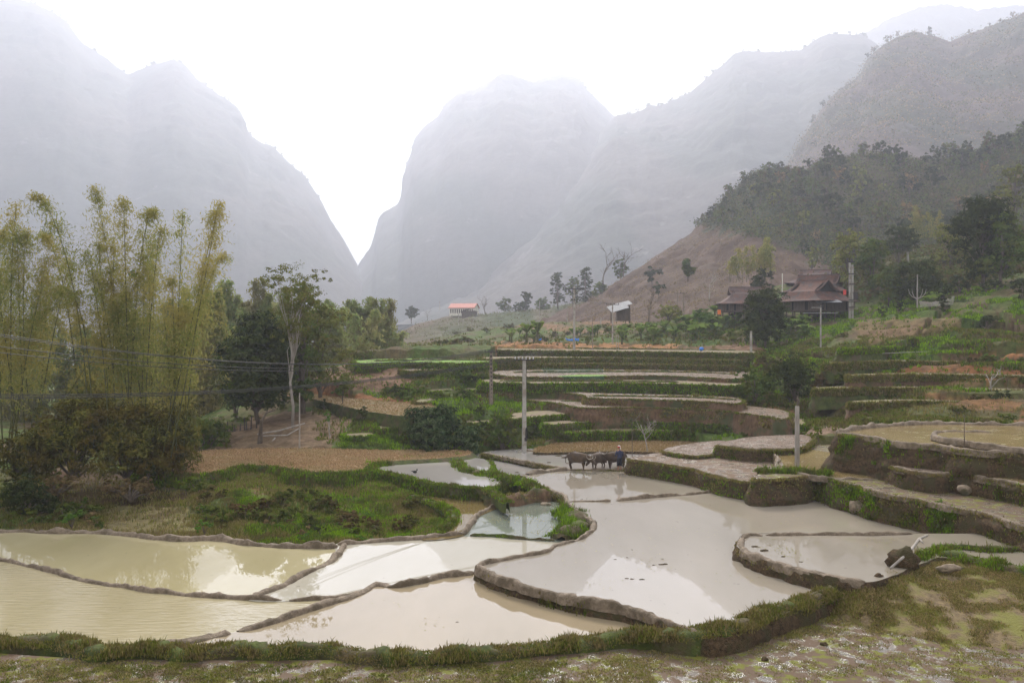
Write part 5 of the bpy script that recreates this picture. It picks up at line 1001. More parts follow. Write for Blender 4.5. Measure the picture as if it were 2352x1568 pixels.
def ladder(e, h):
    c = MB()
    for q in range(int(h / .42)): c.box((0, -.13, .4 + q * .42), (.16, .05, .2))
    c.build('slots', M['steel'], e)
    r = MB(); r.tube([[0, 0, h], [0, 0, h + .55]], [.03, .02], 5); r.build('top_rod', M['steel'], e)
_, pb2, _, tipsB = pole('power_pole', 1128, 806, 948, 90, 'brown slotted concrete pole with a rod on top, left of the pale square pole', .36, .24, 'concold', [(.1, 1.35, 4)], extra=ladder)
def brace(e, h):
    c = MB()
    for s in (-1, 1): c.tube([[s * 1.0, -.12, h - .55], [0, -.12, h - 1.3]], .035, 4); c.tube([[s * .55, -.12, h - 2.4], [0, -.12, h - 2.8]], .03, 4)
    c.build('brace', M['steel'], e)
_, pb3, _, tipsC = pole('power_pole', 1319, 657, 803, 135, 'tall concrete pole with a wide top crossarm on the road edge beside the blue tarp', .40, .30, 'conc', [(.45, 2.9, 4), (2.2, 1.1, 3)], sq=False, extra=brace)
_, pb4, _, tipsD = pole('power_pole', 1407, 690, 783, 150, 'concrete pole with a crossarm in front of the metal-roofed shed', .30, .22, 'conc', [(.7, 2.2, 4)], sq=False)
pole('utility_post', 1361, 726, 803, 136, 'thin plain post right of the tall road-edge pole', .14, .10, 'concold', sq=False, cat='post')
def lattice(u, vt, vb, d, w_, label, name='lattice_pole'):
    b_ = at(u, vb, d); h = (vb - vt) / F * d; e = empty(name, b_, label, 'lattice pole'); a = MB()
    for s in (-1, 1): a.box((s * w_ / 2, 0, h / 2 - .15), (.06, .08, h + .3))
    a.build('legs', M['conc'], e); r = MB(); n = int(h / .45)
    for q in range(n): r.box((0, 0, .3 + q * h / n), (w_, .05, .05))
    r.build('rungs', M['conc'], e)
lattice(1418, 768, 822, 124, .30, 'slender ladder-like post standing in the road-side field')
pole('utility_post', 1725, 760, 803, 118, 'short pale concrete post below the dark round tree', .26, .22, 'conc', cat='post')
e8, pb8, _, tipsE = pole('power_pole', 1885, 702, 828, 114, 'pale concrete pole with an arm to the left in front of the stilt house', .26, .2, 'conc', [(.12, .6, 2)], sq=False)
a = MB(); a.box((-.65, 0, 6.95), (1.1, .08, .08)); a.build('side_arm', M['conc'], e8)
def transformer(e, h):
    c = MB()
    for z in (h * .2, h * .33, h * .6, h * .78, h - .15): c.box((0.23, -.18, z), (1.0, .12, .14))
    c.build('clamps', M['steel'], e); c = MB(); c.box((-.8, .1, h * .46), (.35, .4, .8)); c.build('red_box', M['scarf'], e)
    c = MB(); c.box((.9, .1, h * .40), (.7, .5, 1.1)); c.build('switch_cage', M['steel'], e); c = MB(); c.box((.25, -.1, h * .3), (3.0, .25, .12)); c.build('platform', M['steel'], e)
    c = MB(); c.box((.46, .05, h / 2 - .3), (.28, .26, h - .5)); c.build('second_shaft', M['conc'], e)
_, pb9, _, tipsF = pole('power_pole', 1952, 600, 732, 142, 'tall twin concrete pole with clamps and a red box right of the stilt house', .30, .26, 'conc', [(.05, .9, 2)], extra=transformer)
for u, vt, vb, d, lb in [(1556,672,745,190,'left post of the H-shaped pair with a crossbar'), (1570,672,742,190,'right post of the H-shaped pair with a crossbar')]:
    pole('utility_post', u, vt, vb, d, lb, .22, .2, 'concold', [(.15, 1.4, 2)], cat='post')
pole('utility_post', 1797, 628, 676, 160, 'white post rising behind the stilt house roof', .2, .18, 'hat', sq=False, cat='post')
pole('utility_post', 2085, 577, 608, 176, 'short pale twin post in front of the spreading tree', .34, .30, 'conc', cat='post', arms=[(.1, .8, 2)])
for u, vt, vb, d, lb in [(1053,720,770,350,'hazy thin post below the white house'), (1087,755,783,300,'hazy thin post lower down the far spur'), (1239,690,733,330,'hazy pale post at the foot of the burnt slope'), (1303,716,746,240,'short hazy pale post left of the tall road-edge pole'), (1010,690,712,430,'faint distant post left of the white house'), (1380,728,752,220,'faint post right of the tall road-edge pole'), (2098,572,600,215,'faint slim post right of the pale twin post')]:
    pole('utility_post', u, vt, vb, d, lb, .3, .25, 'conc', sq=False, cat='post')
def curl(e, h):
    c = MB(); c.tube([[0, 0, h - .1], [.02, 0, h + .15], [.10, 0, h + .3], [.02, 0, h + .45], [.04, 0, h + .62]], [.05, .06, .09, .07, .03], 6); c.build('twisted_top', M['bark'], e)
p = onz(1831, 1076, -8.9); pole('wooden_post', 1831, 932, 1077, p[1], 'weathered wooden post with a twisted top standing at the yellow pond in the right terraces', .24, .2, 'barkpale', cat='post', extra=curl)
p = onz(2215, 1082, -7.9); pole('wooden_stake', 2215, 952, 1086, p[1], 'thin wooden stake beside the mud heap', .07, .04, 'bark', sq=False, cat='stake')
pole('bamboo_post', 688, 902, 1031, 73.5, 'thin pale bamboo post in front of the vine-covered tree', .14, .10, 'barkpale', sq=False, cat='post')
pole('bamboo_post', 1452, 960, 1042, 70, 'leaning thin stick at the far edge of the buffalo paddy', .06, .04, 'bark', sq=False, cat='stick')
def cable(a, b_, sag, label, r=.016, group=None):
    s = np.linspace(0, 1, 25)[:, None]; P = a * (1 - s) + b_ * s; P[:, 2] -= sag * 4 * (s * (1 - s))[:, 0]; mb = MB(); mb.tube(P, r, 4, False)
    tag(mb.build('power_cable', M['cable']), label, 'cable', group)
for q, (vv_, off) in enumerate([(901, 0), (906, 2), (911, 4)]): cable(at(-150, vv_ + 3, 42 + q * .3), tipsA[min(off, len(tipsA)-1)], 1.0, ['upper', 'middle', 'lower'][q] + ' cable of the level bundle crossing the bamboo to the pale square pole', .022)
for q, (vv_, k) in enumerate([(744, 0), (749, 1), (776, 2), (792, 3)]): cable(at(-150, vv_, 42 + q * .3), tipsB[k], 1.7, ['top', 'second', 'third', 'lowest'][q] + ' cable sloping down to the brown slotted pole', .02)
for q in range(3): cable(tipsA[q * 2], tipsD[q], 1.6, ['left', 'middle', 'right'][q] + ' cable from the pale square pole towards the metal-roofed shed', .018)
for q in range(3): cable(tipsC[q], tipsD[q], .8, ['left', 'middle', 'right'][q] + ' cable between the tall road-edge pole and the pole by the metal-roofed shed', .02)
# ------------------------------------------------------------------ houses
def hip_gable(e, L, Wd, ze, hr, over, mat, gab=.45, sub=14):
    """hipped roof with small gables: ridge along x"""
    a, b_ = L / 2 + over, Wd / 2 + over; zg = ze + hr * gab; f = 1 - gab * .9; gx = L / 2 * .62; gy = b_ * f; curve = .10 * hr; R = MB()
    def slope(p0, p1, q0, q1):
        i, j = np.meshgrid(np.linspace(0, 1, sub + 1), np.linspace(0, 1, sub + 1)); P = (np.array(p0)*(1-i[...,None]) + np.array(p1)*i[...,None])*(1-j[...,None]) + (np.array(q0)*(1-i[...,None]) + np.array(q1)*i[...,None])*j[...,None]
        P[..., 2] -= curve * np.sin(j * math.pi); P += fbm(P[..., 0]*1.5, P[..., 1]*1.5, P[..., 2]*2, 3, 5)[..., None] * .05
        n = sub + 1; k = np.arange(sub)[:, None] * n; m_ = np.arange(sub)[None]; T = P.reshape(-1, 3); Q = np.stack([k+m_, k+m_+1, k+n+m_+1, k+n+m_], -1).reshape(-1, 4); c = len(T)
        B = T - np.array([0, 0, .14]); R.add(np.vstack([T, B]), [Q, Q[:, ::-1] + c])
    zt = ze + hr
    for s in (-1, 1):
        slope((-a*s, b_*s, ze), (a*s, b_*s, ze), (-gx*s, gy*s, zg), (gx*s, gy*s, zg)); slope((-gx*s*1.12, gy*s, zg), (gx*s*1.12, gy*s, zg), (-gx*s*1.12, 0, zt), (gx*s*1.12, 0, zt))
        slope((a*s, b_*s, ze), (a*s, -b_*s, ze), (gx*s, gy*s, zg), (gx*s, -gy*s, zg))
    ro = R.build('roof', M[mat], e); G = MB()
    for s in (-1, 1): G = MB(); G.add([[gx*s*.98, -gy*.93, zg+.02], [gx*s*.98, gy*.93, zg+.02], [gx*s*.98, 0, zt-.12], [gx*s*.9, -gy*.93, zg+.02], [gx*s*.9, gy*.93, zg+.02], [gx*s*.9, 0, zt-.12]], [[[0,1,2],[5,4,3]]]); G.build('gable', M['black'], ro)
    C = MB(); C.box((0, 0, zt + .03), (gx * 2.25, .24, .2)); C.build('ridge_cap', M['tilegrey'], ro)
    for s in (-1, 1):
        bb = MB()
        for t_ in (-1, 1): bb.tube([[gx*s*1.13, t_*gy, zg+.03], [gx*s*1.13, t_*gy*.5, (zg+zt)/2 - curve*.5], [gx*s*1.13, 0, zt]], .10, 5)
        bb.build('bargeboard', M['tilegrey'], ro)
def stilt_house(name, u, v, d, L, Wd, ze, hr, rz, label, mat='tile', over=1.0, stilt=1.6, gab=.45, cat='house'):
    e = empty(name, at(u, v, d), label, cat, rz=rz); hip_gable(e, L, Wd, ze, hr, over, mat, gab); w_ = MB(); n = int(L * 2.2); h = ze - stilt + .12
    w_.box((0, 0, stilt + h / 2), (L - .2, Wd - .2, h)); w_.build('dark_core', M['black'], e)
    for nm, ax in (('wall', 0), ('wall', 1)):
        for s in (-1, 1):
            b_ = MB(); Lx = L if ax == 0 else Wd; k = int(Lx / .32)
            for q in range(k):
                if random.random() < .12: continue
                x = -Lx / 2 + (q + .5) * Lx / k; hh = h * random.uniform(.82, .98); c = (x, s * Wd / 2, stilt + hh / 2) if ax == 0 else (s * L / 2, x, stilt + hh / 2); b_.box(c, (Lx / k * .86, .06, hh) if ax == 0 else (.06, Lx / k * .86, hh))
            b_.build(nm, M['wood'], e)
    fl_ = MB(); fl_.box((0, 0, stilt - .1), (L + .6, Wd + .6, .2)); fl_.build('floor_deck', M['wood'], e)
    for q in range(6):
        for s in (-1, 0, 1): p_ = MB(); p_.tube([[-L/2 + q * L/5, s * Wd/2 * .96, -1.2], [-L/2 + q * L/5, s * Wd/2 * .96, stilt - .2]], .13, 6); p_.build('post', M['wood'], e)
    return e
hA = stilt_house('stilt_house', 1868, 724, 150, 9.5, 8.2, 2.55, 3.9, math.radians(-58), 'large wooden stilt house with a red-brown tiled hip roof and dark gable facing the camera', over=1.5, stilt=.9)
hA.scale = (.93, .93, .93)
aw = MB(); aw.add([[-1.6,-6.6,2.0],[2.4,-6.9,2.05],[2.4,-4.9,2.5],[-1.6,-4.7,2.45]], [[[0,1,2,3]]]); aw.add([[-1.6,-6.6,1.95],[2.4,-6.9,2.0],[2.4,-4.9,2.45],[-1.6,-4.7,2.4]], [[[3,2,1,0]]])
p = at(1868, 724, 150); o = aw.build('awning', M['tin'], None, p); tag(o, 'pale sheet awning leaning out from the front of the large stilt house', 'awning')
aw = MB(); aw.box((0, 0, 0), (5.2, 1.2, .08), .05); o = aw.build('awning', M['tin'], None, at(1884, 719, 141))
for x_ in (-2.3, 2.3): pq = MB(); pq.tube([[x_, 0, 0], [x_, 0, -2.2]], .08, 5); pq.build('post', M['wood'], o)
tag(o, 'second low pale sheet roof below the front awning of the stilt house', 'awning')
stilt_house('stilt_house', 1880, 702, 168, 11, 8, 2.6, 3.3, math.radians(-30), 'second tiled house directly behind the large stilt house', 'tile', 1.2, 1.2)
stilt_house('stilt_house', 1873, 678, 184, 9, 8, 2.5, 2.8, math.radians(-25), 'grey-roofed house highest up behind the two tiled houses', 'tilegrey', 1.2, 1.2, gab=.6)
stilt_house('long_house', 1722, 722, 158, 10.5, 7, 1.9, 3.0, math.radians(-6), 'long low house with a grey-red roof half hidden by the dark round tree', 'tilegrey', .8, .6, gab=.6)
o = MB(); o.box((0, 0, .4), (.55, .2, .8), .3); o = o.build('cloth', M['orange'], None, at(1652, 722, 152)); tag(o, 'orange cloth hanging at the left end of the long low house', 'cloth')
def shed_roof(name, u, v, d, pts, mat, label, cat='shed'):
    pass
e = empty('shed', at(1424, 712, 172), 'small shed with two tilted pale metal roof sheets above the gardens', 'shed')
r = MB(); r.box((0, 0, 0), (3.6, 3.0, .06)); o = r.build('roof_sheet', M['tin'], e, (-.5, -.6, .55)); o.rotation_euler = (math.radians(24), math.radians(-16), .15)
r = MB(); r.box((0, 0, 0), (3.0, 2.2, .06)); o = r.build('roof_sheet', M['tin'], e, (.9, 1.6, 1.25)); o.rotation_euler = (math.radians(20), math.radians(-14), .15)
r = MB()
for x, y in ((-1.9,-1.6),(.9,-1.6),(2.0,.4),(-1.6,1.6),(2.1,2.2)): r.tube([[x, y, -2.6], [x, y, .3 + .25 * x + .2 * y]], .08, 5)
r.build('posts', M['wood'], e); r = MB(); r.box((.7, .9, -.9), (2.6, 2.6, 2.4)); r.build('wall', M['wood'], e)
# white house with a red roof, and the brown shed before it
e = empty('white_house', at(1066, 723, 422), 'long cream house with a red gabled roof on the far spur', 'house', rz=math.radians(-14), sc=1.3); L_, W_ = 9.5, 6.0
b_ = MB(); b_.box((0, 0, 1.1), (L_, W_, 3.0)); b_.build('wall', M['white'], e)
b_ = MB(); b_.add([[-L_/2-.4,-W_/2-.6,2.55],[L_/2+.4,-W_/2-.6,2.55],[L_/2+.4,0,4.3],[-L_/2-.4,0,4.3],[L_/2+.4,W_/2+.6,2.55],[-L_/2-.4,W_/2+.6,2.55],[-L_/2-.4,-W_/2-.6,2.42],[L_/2+.4,-W_/2-.6,2.42],[L_/2+.4,0,4.16],[-L_/2-.4,0,4.16]], [[[0,1,2,3],[3,2,4,5],[7,6,9,8],[0,6,7,1]]]); b_.build('roof', M['redroof'], e)
for s_ in (-1, 1): b_ = MB(); b_.add([[s_*L_/2,-W_/2,2.6],[s_*L_/2,W_/2,2.6],[s_*L_/2,0,4.1]], [[[0,1,2]]]); b_.build('gable', M['white'], e)
for q in range(11): b_ = MB(); b_.box((-L_/2 + .55 + q * .83, -W_/2 - .02, 1.35), (.42, .08, 1.5)); b_.build('opening', M['wood'], e)
e = empty('brown_shed', at(1078, 729, 403), 'low brown shed just in front of the cream house', 'shed', rz=-.1, sc=1.3); b_ = MB(); b_.box((0, 0, 1.0), (5.0, 3.4, 2.6)); b_.build('wall', M['wood'], e)
b_ = MB(); b_.add([[-3,-2.2,2.0],[3.2,-2.2,1.9],[3.2,2.2,1.9],[-3,2.2,2.0],[0,-2.2,3.1],[0,2.2,3.1]], [[[0,4,5,3],[4,1,2,5]]]); b_.add([[-3,-2.2,1.9],[3.2,-2.2,1.8],[3.2,2.2,1.8],[-3,2.2,1.9],[0,-2.2,3.0],[0,2.2,3.0]], [[[3,5,4,0],[5,2,1,4]]]); b_.build('roof', M['tilegrey'], e)
# ------------------------------------------------------------------ small things
def sheet(name, P0, nx, mat, label, cat, sag=.3):
    P0 = np.array(P0); s = np.linspace(0, 1, nx)[:, None]; T = P0[0] * (1 - s) + P0[1] * s; B = P0[3] * (1 - s) + P0[2] * s; k = np.sin(s * math.pi * 2.5) * .12; T = T.copy(); T[:, 2] -= (np.sin(s * math.pi) * sag)[:, 0]; B[:, 1] += k[:, 0]
    Md = (T + B) / 2; Md[:, 1] -= .15 + .1 * np.sin(s[:, 0] * 9); i = np.arange(nx - 1); V = np.vstack([T, Md, B]); Q = np.concatenate([np.stack([i, i+1, i+1+nx, i+nx], 1), np.stack([i+nx, i+nx+1, i+1+2*nx, i+2*nx], 1)])
    return tag(obj(name, mesh(name, V, Q, mat, True)), label, cat)
sheet('tarp', [at(1298,775,134.5), at(1316,777,134.5), at(1316,783,134.3), at(1302,782,134.3)], 8, M['blue'], 'blue tarp sagging to the left of the tall road-edge pole', 'tarp', .2)
sheet('tarp', [at(1320,776,134.4), at(1330,776,134.4), at(1330,783,134.2), at(1320,782,134.2)], 6, M['blue'], 'small blue tarp end right of the tall road-edge pole', 'tarp', .1)
sheet('tarp', [at(1237,779,150), at(1244,776,150), at(1243,781,149.8), at(1238,782,149.8)], 5, M['blue'], 'tiny blue tarp left of the road-edge pole beyond the road', 'tarp', .05)
b_ = MB(); b_.ell((0, 0, .28), (.34, .28, .30), 10, 7, .25, 3); o = b_.build('blue_sack', M['blue'], None, at(1611, 806, 126), True); tag(o, 'pale blue sack on the pale road at its right end', 'sack')
sheet('net', [at(1245,846,108), at(1385,846,108), at(1385,862,108), at(1250,860,108)], 20, M['netgreen'], 'green net fence stretched across the middle terraces', 'net', .05)
sheet('net', [at(1290,862,98), at(1388,862,98), at(1388,874,98), at(1300,876,98)], 14, M['netgreen'], 'lower green net panel below the stretched net fence', 'net', .1)
sheet('net', [at(2110,690,122), at(2192,678,122), at(2190,700,121), at(2112,706,121)], 12, M['netgrey'], 'grey net sagging between stakes above the right hillside', 'net', .5)
e = empty('branched_post', at(2107, 690, 121), 'pale post with curved bare prongs in front of the wide dark garden tree', 'post'); b_ = MB(); b_.tube([[0,0,-1],[0,0,3.6]], [.10,.06], 6); b_.build('shaft', M['barkpale'], e); b_ = MB()
for s in (-1, -.6, .6, 1): b_.tube([[0,0,.2],[s*.7,0,.5],[s*1.1,0,1.0],[s*1.25,0,1.6]], [.06,.05,.04,.02], 5)
b_.build('prongs', M['barkpale'], e)
def rock(u, v, z, s, label, mat='rock', seed=0, name='rock', cat='rock', dz=0):
    p = onz(u, v, z); b_ = MB(); b_.ell((0, 0, 0), s, 14, 9, .35, seed); o = b_.build(name, M[mat], None, p + np.array([0, 0, dz]), True); return tag(o, label, cat)
rock(1972, 1166, -10.1, (.52,.4,.42), 'pale boulder stuck in the foot of the long right bank', seed=1)
rock(1254, 1160, zA, (.36,.26,.13), 'flat pale rock in the shallow corner of the pond', seed=2, dz=.05)
rock(1718, 1112, -9.6, (.26,.2,.16), 'small pale rock at the right end of the wall beside the grey paddy', seed=3)
rock(1795, 1052 , -9.3, (.3,.22,.25), 'small rock in the bank left of the yellow pond', seed=5)
rock(2175, 1112, -8.6, (.28,.22,.18), 'flat stone poking from the bank below the mud heap, left one', seed=6); rock(2215, 1124, -8.6, (.4,.3,.26), 'stone poking from the bank below the mud heap, right one', seed=7)
rock(2075, 1296, -9.85, (.62,.45,.55), 'dark rounded earth lump beside the half-moon paddy, next to the pale branch', 'wall', 8, 'earth_lump', 'earth lump', dz=.15)
rock(2018, 1323, -9.9, (.18,.14,.12), 'small dark stone at the edge of the half-moon paddy', 'wall', 9)
rock(2250, 1078, -7.9, (1.1,.75,.42), 'heap of wet mud with a log beside the right-hand pond', 'mud', 10, 'mud_heap', 'mud heap', dz=.05)
rock(2180, 1304, -9.9, (.55,.2,.16), 'pale lying stone on the grassy dike at right', seed=11)
for k, (u, v) in enumerate([(1756,1462),(1892,1480),(1700,1475),(1665,1500),(1757,1515),(1480,1470)]): rock(u, v, zN, (.13,.11,.09), ['dark clod below the front dike corner', 'round clod standing in the wet field further right', 'small clod just under the front dike', 'small clod in the wet field', 'small dark clod in the open wet mud', 'clod at the front dike end'][k], 'wall', 20 + k, 'clod', 'clod', dz=.02)
e = MB(); e.tube([onz(2045,1310,-9.8)+[0,0,.1], onz(2090,1290,-9.8)+[0,0,.45], onz(2112,1268,-9.8)+[0,0,.6], onz(2130,1262,-9.8)+[0,0,.65]], [.05,.06,.07,.05], 6); e.tube([onz(2112,1268,-9.8)+[0,0,.6], onz(2120,1278,-9.8)+[0,0,.6]], [.06,.03], 6); tag(e.build('branch', M['barkpale'], None, smooth=True), 'pale dead branch lying on the grass next to the dark earth lump', 'branch')
e = MB(); e.tube([onz(2215,1088,-7.9)+[0,0,.1], onz(2238,1075,-7.9)+[0,0,.35], onz(2262,1060,-7.9)+[0,0,.5]], [.08,.09,.09], 7); tag(e.build('log', M['barkpale'], None, smooth=True), 'pale log lying on the mud heap', 'log')
for k, (pts, r, lb) in enumerate([([(590,1000),(640,992),(700,975)], .07, 'long fallen pole lying below the dense dark tree'), ([(600,1004),(660,1002),(690,985)], .06, 'second fallen pole under the long one'), ([(615,1030),(632,1008)], .07, 'short whitish stick lying in front of the fallen poles')]):
    e = MB(); e.tube([at(u, v - 3, 80 - (v - 985) * .08) for u, v in pts], r, 5); tag(e.build('fallen_pole', M['barkpale'], None), lb, 'pole')
e = empty('burnt_stump', at(596, 1026, 77), 'burnt leaning stump left of the fallen poles', 'stump'); b_ = MB(); b_.tube([[0,0,-.3],[.1,0,1.0],[.15,0,2.2],[.6,0,3.0],[1.4,0,3.3]], [.28,.2,.13,.09,.05], 7); b_.build('trunk', M['bark'], e, smooth=True)
for k in range(14):
    u = 480 + k * 9 + random.uniform(-3, 3); d = 82; h = random.uniform(.5, 1.3); z = gz(u, d); b_ = MB(); b_.tube([[0,0,-.2],[random.uniform(-.1,.1),0,h]], [.07,.05], 5)
    tag(b_.build('fence_stake', M['steel'], None, ((u-CU)/F*d, d, z)), 'dark charred stake of the low fence beside the green thicket', 'stake', 'charred stakes of the low fence')
e = MB(); e.tube([at(2015,812,97), at(2150,806,97), at(2330,812,97)], .035, 4); tag(e.build('bamboo_rail', M['barkpale'], None), 'long thin bamboo rail across the right hillside', 'rail')
e = MB(); e.ell((0,0,.10), (.16,.09,.10), 8, 6); e.ell((.15,0,.24), (.06,.05,.06), 7, 5); e.tube([[-.12,0,.12],[-.28,0,.16]], [.05,.01], 5); o = e.build('bird', M['hair'], None, onz(953,1086,zI)); tag(o, 'small black bird standing in the grey paddy behind the grassy dike', 'bird')
e = MB(); e.ell((0,0,0), (.5,.5,.5), 12, 8, .2, 4); cV = clumps([[0,0,0,.32,.32,.32]], 260, .16); tag(obj('mistletoe', leafmesh('mistletoe', cV, M['fresh']), None, at(307,631,61.5)), 'small bright green ball of leaves hanging in the bamboo', 'mistletoe')
# muddy lumps in the paddies
def lump_group(spots, z, label, group):
    for k, (u, v, s) in enumerate(spots):
        b_ = MB(); b_.ell((0, 0, .0), (s, s * .5, s * .22), 9, 5, .5, 30 + k); tag(b_.build('mud_lump', M['wall'], None, onz(u, v, z), True), label, 'mud lump', group)
lump_group([(1518,1296,.12),(1527,1295,.14),(1502,1297,.08),(1440,1328,.10),(1452,1329,.10),(1473,1330,.12),(1413,1284,.07),(1440,1280,.06),(1452,1262,.06),(1522,1283,.06)], zB, 'small dark mud lump in the open middle paddy', 'mud lumps in the middle paddy')
lump_group([(1283,1047,.30),(1297,1051,.32),(1262,1062,.2),(1305,1064,.2),(1225,1060,.16)], zK, 'dark floating clod in the buffalo paddy', 'clods in the buffalo paddy')
lump_group([(1120,1088,.3),(1136,1091,.25),(1188,1085,.2)], zJ, 'muddy tuft in the narrow pond left of the buffalo paddy', 'tufts in the narrow pond')
lump_group([(1734,1255,.18),(1755,1264,.22),(1800,1278,.12),(1840,1290,.1)], -9.9, 'weedy clod in the half-moon paddy', 'clods in the half-moon paddy')
lump_group([(1050,1428,.07),(1118,1546,.05),(868,1511,.05),(990,1502,.06),(871,1593,.05)], zA, 'tiny dark speck of mud in the front cream paddy', 'specks in the front paddy')
# ------------------------------------------------------------------ buffaloes and farmer
def skinned(name, nodes, edges, mat, parent, root=0, sub=2, loc=(0, 0, 0)):
    me = bpy.data.meshes.new(name); me.from_pydata([n_[:3] for n_ in nodes], edges, []); me.update(); me.materials.append(mat)
    o = obj(name, me, parent, loc); md = o.modifiers.new('skin', 'SKIN'); md.use_smooth_shade = True
    for i, n_ in enumerate(nodes):
        r = n_[3]; me.skin_vertices[0].data[i].radius = (r, n_[4] if len(n_) > 4 else r); me.skin_vertices[0].data[i].use_root = (i == root)
    s = o.modifiers.new('subdivision', 'SUBSURF'); s.levels = sub; s.render_levels = sub; return o
def buffalo(u, v, d, rz, label, head='low', step=(0, .12, -.1, .08), s=1.0):
    """faces +x; withers about 1.3 m"""
    e = empty('water_buffalo', at(u, v, d), label, 'water buffalo', rz=rz, sc=s * .95)
    hz_ = .78 if head == 'low' else 1.12; hx = 1.30 if head == 'low' else 1.38
    n = [(-.05,0,.87,.47,.44), (-.46,0,.92,.43,.41), (-.78,0,.95,.30,.31), (.38,0,.90,.42,.42), (.70,0,.98,.28,.35), (1.0,0,(.98+hz_)/2+.05,.17,.23), (hx-.06,0,hz_,.13,.17), (hx+.22,0,hz_-.20,.095,.12), (hx+.36,0,hz_-.32,.085,.085)]
    ed = [(0,1),(1,2),(0,3),(3,4),(4,5),(5,6),(6,7),(7,8)]
    def leg(root, x, y, st, hind):
        i = len(n)
        if hind: pts = [(x+.02,y,.72,.20,.13),(x+.10+st*.4,y,.50,.105,.09),(x-.08+st*.8,y,.34,.06,.055),(x-.02+st,y,.12,.05,.05),(x+.03+st,y,.0,.065,.06)]
        else: pts = [(x,y,.66,.15,.11),(x+st*.5,y,.38,.075,.07),(x+st*.9,y,.16,.055,.05),(x+.02+st,y,.0,.065,.06)]
        for q, p_ in enumerate(pts): n.append(p_); ed.append((root if q == 0 else len(n) - 2, len(n) - 1))
    leg(1, -.66, .17, step[0], True); leg(1, -.66, -.17, step[1], True); leg(3, .52, .17, step[2], False); leg(3, .52, -.17, step[3], False)
    n += [(-1.04,0,.95,.04,.04), (-1.10,0,.65,.025,.025), (-1.08,0,.42,.03,.03)]; k = len(n); ed += [(2, k-3), (k-3, k-2), (k-2, k-1)]
    skinned('body', n, ed, M['hide'], e)
    for sd_ in (-1, 1):
        h_ = MB(); an = np.linspace(0, 1, 9); H0 = np.array([hx-.10, 0, hz_+.13]); P = np.stack([H0[0] - .20*an + .02, sd_*(.08 + .42*np.sin(an*1.9)), H0[2] - .04*np.sin(an*3) + .30*an**1.8], 1); h_.tube(P, np.linspace(.042, .010, 9), 7); h_.build('horn', M['horn'], e, smooth=True)
        r_ = MB(); r_.ell((hx-.14, sd_*.24, hz_+.01), (.04,.10,.035), 8, 6); r_.build('ear', M['hide'], e, smooth=True)
        y_ = MB(); y_.ell((hx+.05, sd_*.125, hz_+.0), (.022,.015,.022), 6, 5); y_.build('eye', M['hair'], e)
    return e
buffalo(1327, 1077, 65.3, math.radians(-32), 'leftmost water buffalo, grey-brown, standing with its head lowered to the right', 'low', s=1.0)
buffalo(1374, 1077, 65.9, math.radians(228), 'middle water buffalo facing left with its head against the horns of the first', 'low', step=(.1, -.1, .1, -.05), s=.98)
buffalo(1414, 1076, 66.4, math.radians(208), 'rightmost water buffalo facing left, led by the farmer', 'high', step=(.08, -.12, .1, -.1), s=1.04)
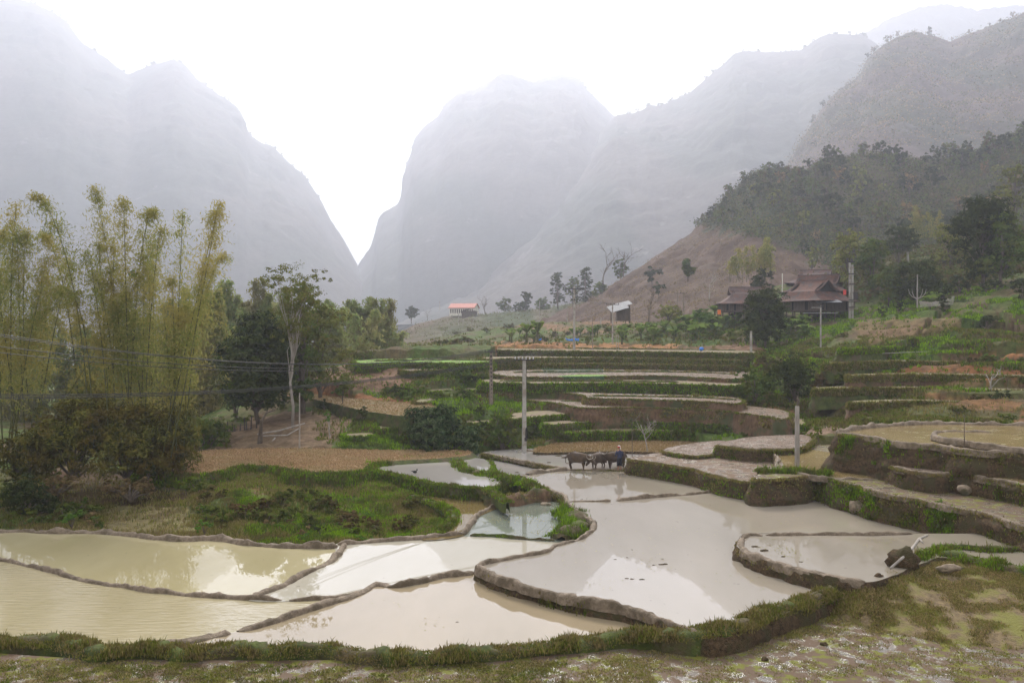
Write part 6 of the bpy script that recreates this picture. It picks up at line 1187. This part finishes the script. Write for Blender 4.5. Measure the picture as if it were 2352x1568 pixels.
def person(u, v, d, rz):
    e = empty('person', at(u, v, d), 'farmer in dark blue jacket with red and white headscarf beside the rightmost buffalo', 'person', rz=rz)
    n = [(0,0,.92,.13,.105), (0,.01,1.10,.125,.10), (0,.03,1.30,.15,.11), (0,.04,1.42,.09,.08), (0,.06,1.50,.05,.05), (0,.075,1.57,.055,.06), (0,.09,1.66,.082,.095), (0,.085,1.74,.06,.07)]
    ed = [(i, i+1) for i in range(7)]
    def chain(root, pts):
        for q, p_ in enumerate(pts): n.append(p_); ed.append((root if q == 0 else len(n)-2, len(n)-1))
    for s in (-1, 1):
        chain(0, [(s*.10,0,.84,.10,.10), (s*.12,.04*s+.03,.46,.062,.066), (s*.13,.06*s-.02,.12,.042,.045), (s*.13,.06*s+.0,.03,.045,.04), (s*.14,.06*s+.13,.02,.04,.028)])
    chain(3, [(-.18,.04,1.38,.065,.065), (-.25,.08,1.12,.045,.045), (-.20,.30,1.00,.035,.035), (-.17,.38,1.0,.036,.02)]); chain(3, [(.18,.04,1.38,.065,.065), (.26,.04,1.12,.045,.045), (.22,.20,.92,.035,.035), (.20,.27,.90,.036,.02)])
    b_ = skinned('body', n, ed, M['skin'], e)
    j = MB()
    an = np.arange(14) / 14 * 2 * math.pi; rings = [(.86,.185,.15,0),(.98,.17,.14,0),(1.12,.165,.135,.01),(1.28,.19,.145,.03),(1.38,.20,.13,.04),(1.44,.12,.10,.05),(1.475,.07,.075,.055)]
    V = [[rx*math.cos(a)*(1+.03*math.sin(5*a+z*9)), yo+ry*math.sin(a), z] for z, rx, ry, yo in rings for a in an]; m_ = len(rings); i = np.arange(m_-1)[:,None]*14; k = np.arange(14)[None]; kk = (k+1)%14
    j.add(V, [np.stack([i+k, i+kk, i+14+kk, i+14+k], -1).reshape(-1,4)])
    j.tube([(-.14,.04,1.39),(-.22,.05,1.27),(-.255,.08,1.12),(-.235,.19,1.06),(-.205,.29,1.01)], [.085,.08,.066,.06,.056], 9); j.tube([(.14,.04,1.39),(.22,.04,1.27),(.265,.04,1.12),(.245,.12,1.01),(.222,.19,.94)], [.085,.08,.066,.06,.056], 9)
    j.build('jacket', M['jacket'], e, smooth=True)
    t_ = MB(); t_.tube([(0,0,.94),(0,0,.80)], [.175,.16], 12)
    for s in (-1, 1): t_.tube([(s*.08,0,.86),(s*.12,.04*s+.03,.48),(s*.13,.05*s,.30)], [.125,.10,.105], 10)
    t_.build('trousers', M['trouser'], e, smooth=True)
    h_ = MB(); h_.ell((0,.075,1.70), (.10,.112,.095), 12, 8); h_.build('hair', M['hair'], e, smooth=True)
    sc_ = MB(); sc_.tube([[.105*math.cos(a), .078+.118*math.sin(a), 1.70+.01*math.sin(3*a)] for a in np.linspace(0, 2*math.pi, 15)], .032, 6, False); sc_.build('red_scarf', M['scarf'], e, smooth=True)
    c_ = MB(); c_.ell((0,.075,1.765), (.10,.11,.05), 12, 7); c_.tube([[.04,-.06,1.7],[.05,-.08,1.58],[.06,-.07,1.50]], [.03,.035,.015], 6); c_.build('white_headcloth', M['hat'], e, smooth=True)
    f_ = MB(); f_.ell((0,.195,1.655), (.014,.03,.02), 6, 5)
    f_.build('nose', M['skin'], b_, smooth=True)
    for s in (-1, 1):
        q = MB(); q.ell((s*.032,.168,1.68), (.013,.01,.008), 6, 5); q.build('eye', M['hair'], b_); q = MB(); q.ell((s*.083,.09,1.655), (.012,.022,.032), 6, 5); q.build('ear', M['skin'], b_, smooth=True)
        hx_, hy, hz2 = (-.17,.40,1.0) if s < 0 else (.20,.29,.89)
        for k in range(4): q = MB(); q.tube([[hx_-.03+.02*k, hy, hz2+.01], [hx_-.03+.02*k, hy+.045-.004*abs(k-1.5), hz2-.005], [hx_-.03+.02*k, hy+.065-.006*abs(k-1.5), hz2-.03]], [.0095,.009,.007], 5); q.build('finger', M['skin'], b_, smooth=True)
        q = MB(); q.tube([[hx_-s*.03, hy-.03, hz2], [hx_-s*.055, hy+.005, hz2-.01], [hx_-s*.05, hy+.03, hz2-.02]], [.011,.01,.008], 5); q.build('thumb', M['skin'], b_, smooth=True)
    q = MB(); q.ell((0,.172,1.615), (.026,.012,.008), 7, 5); q.build('mouth', M['scarf'], b_, smooth=True)
    return e
person(1423, 1079, 64.3, math.radians(14))
flush_blades()
# ------------------------------------------------------------------ haze
m, t, b = newmat('haze'); t.nodes.remove(b)
pv = N(t, 'ShaderNodeVolumePrincipled', Density=HAZE, Anisotropy=.5); pv.inputs['Color'].default_value = (.85, .885, 1, 1)
t.links.new(pv.outputs[0], t.nodes['Material Output'].inputs['Volume'])
hb = MB(); hb.box((0, 2450, 490), (9400, 5020, 1060)); h = hb.build('haze', m); struct(h, 'stuff')
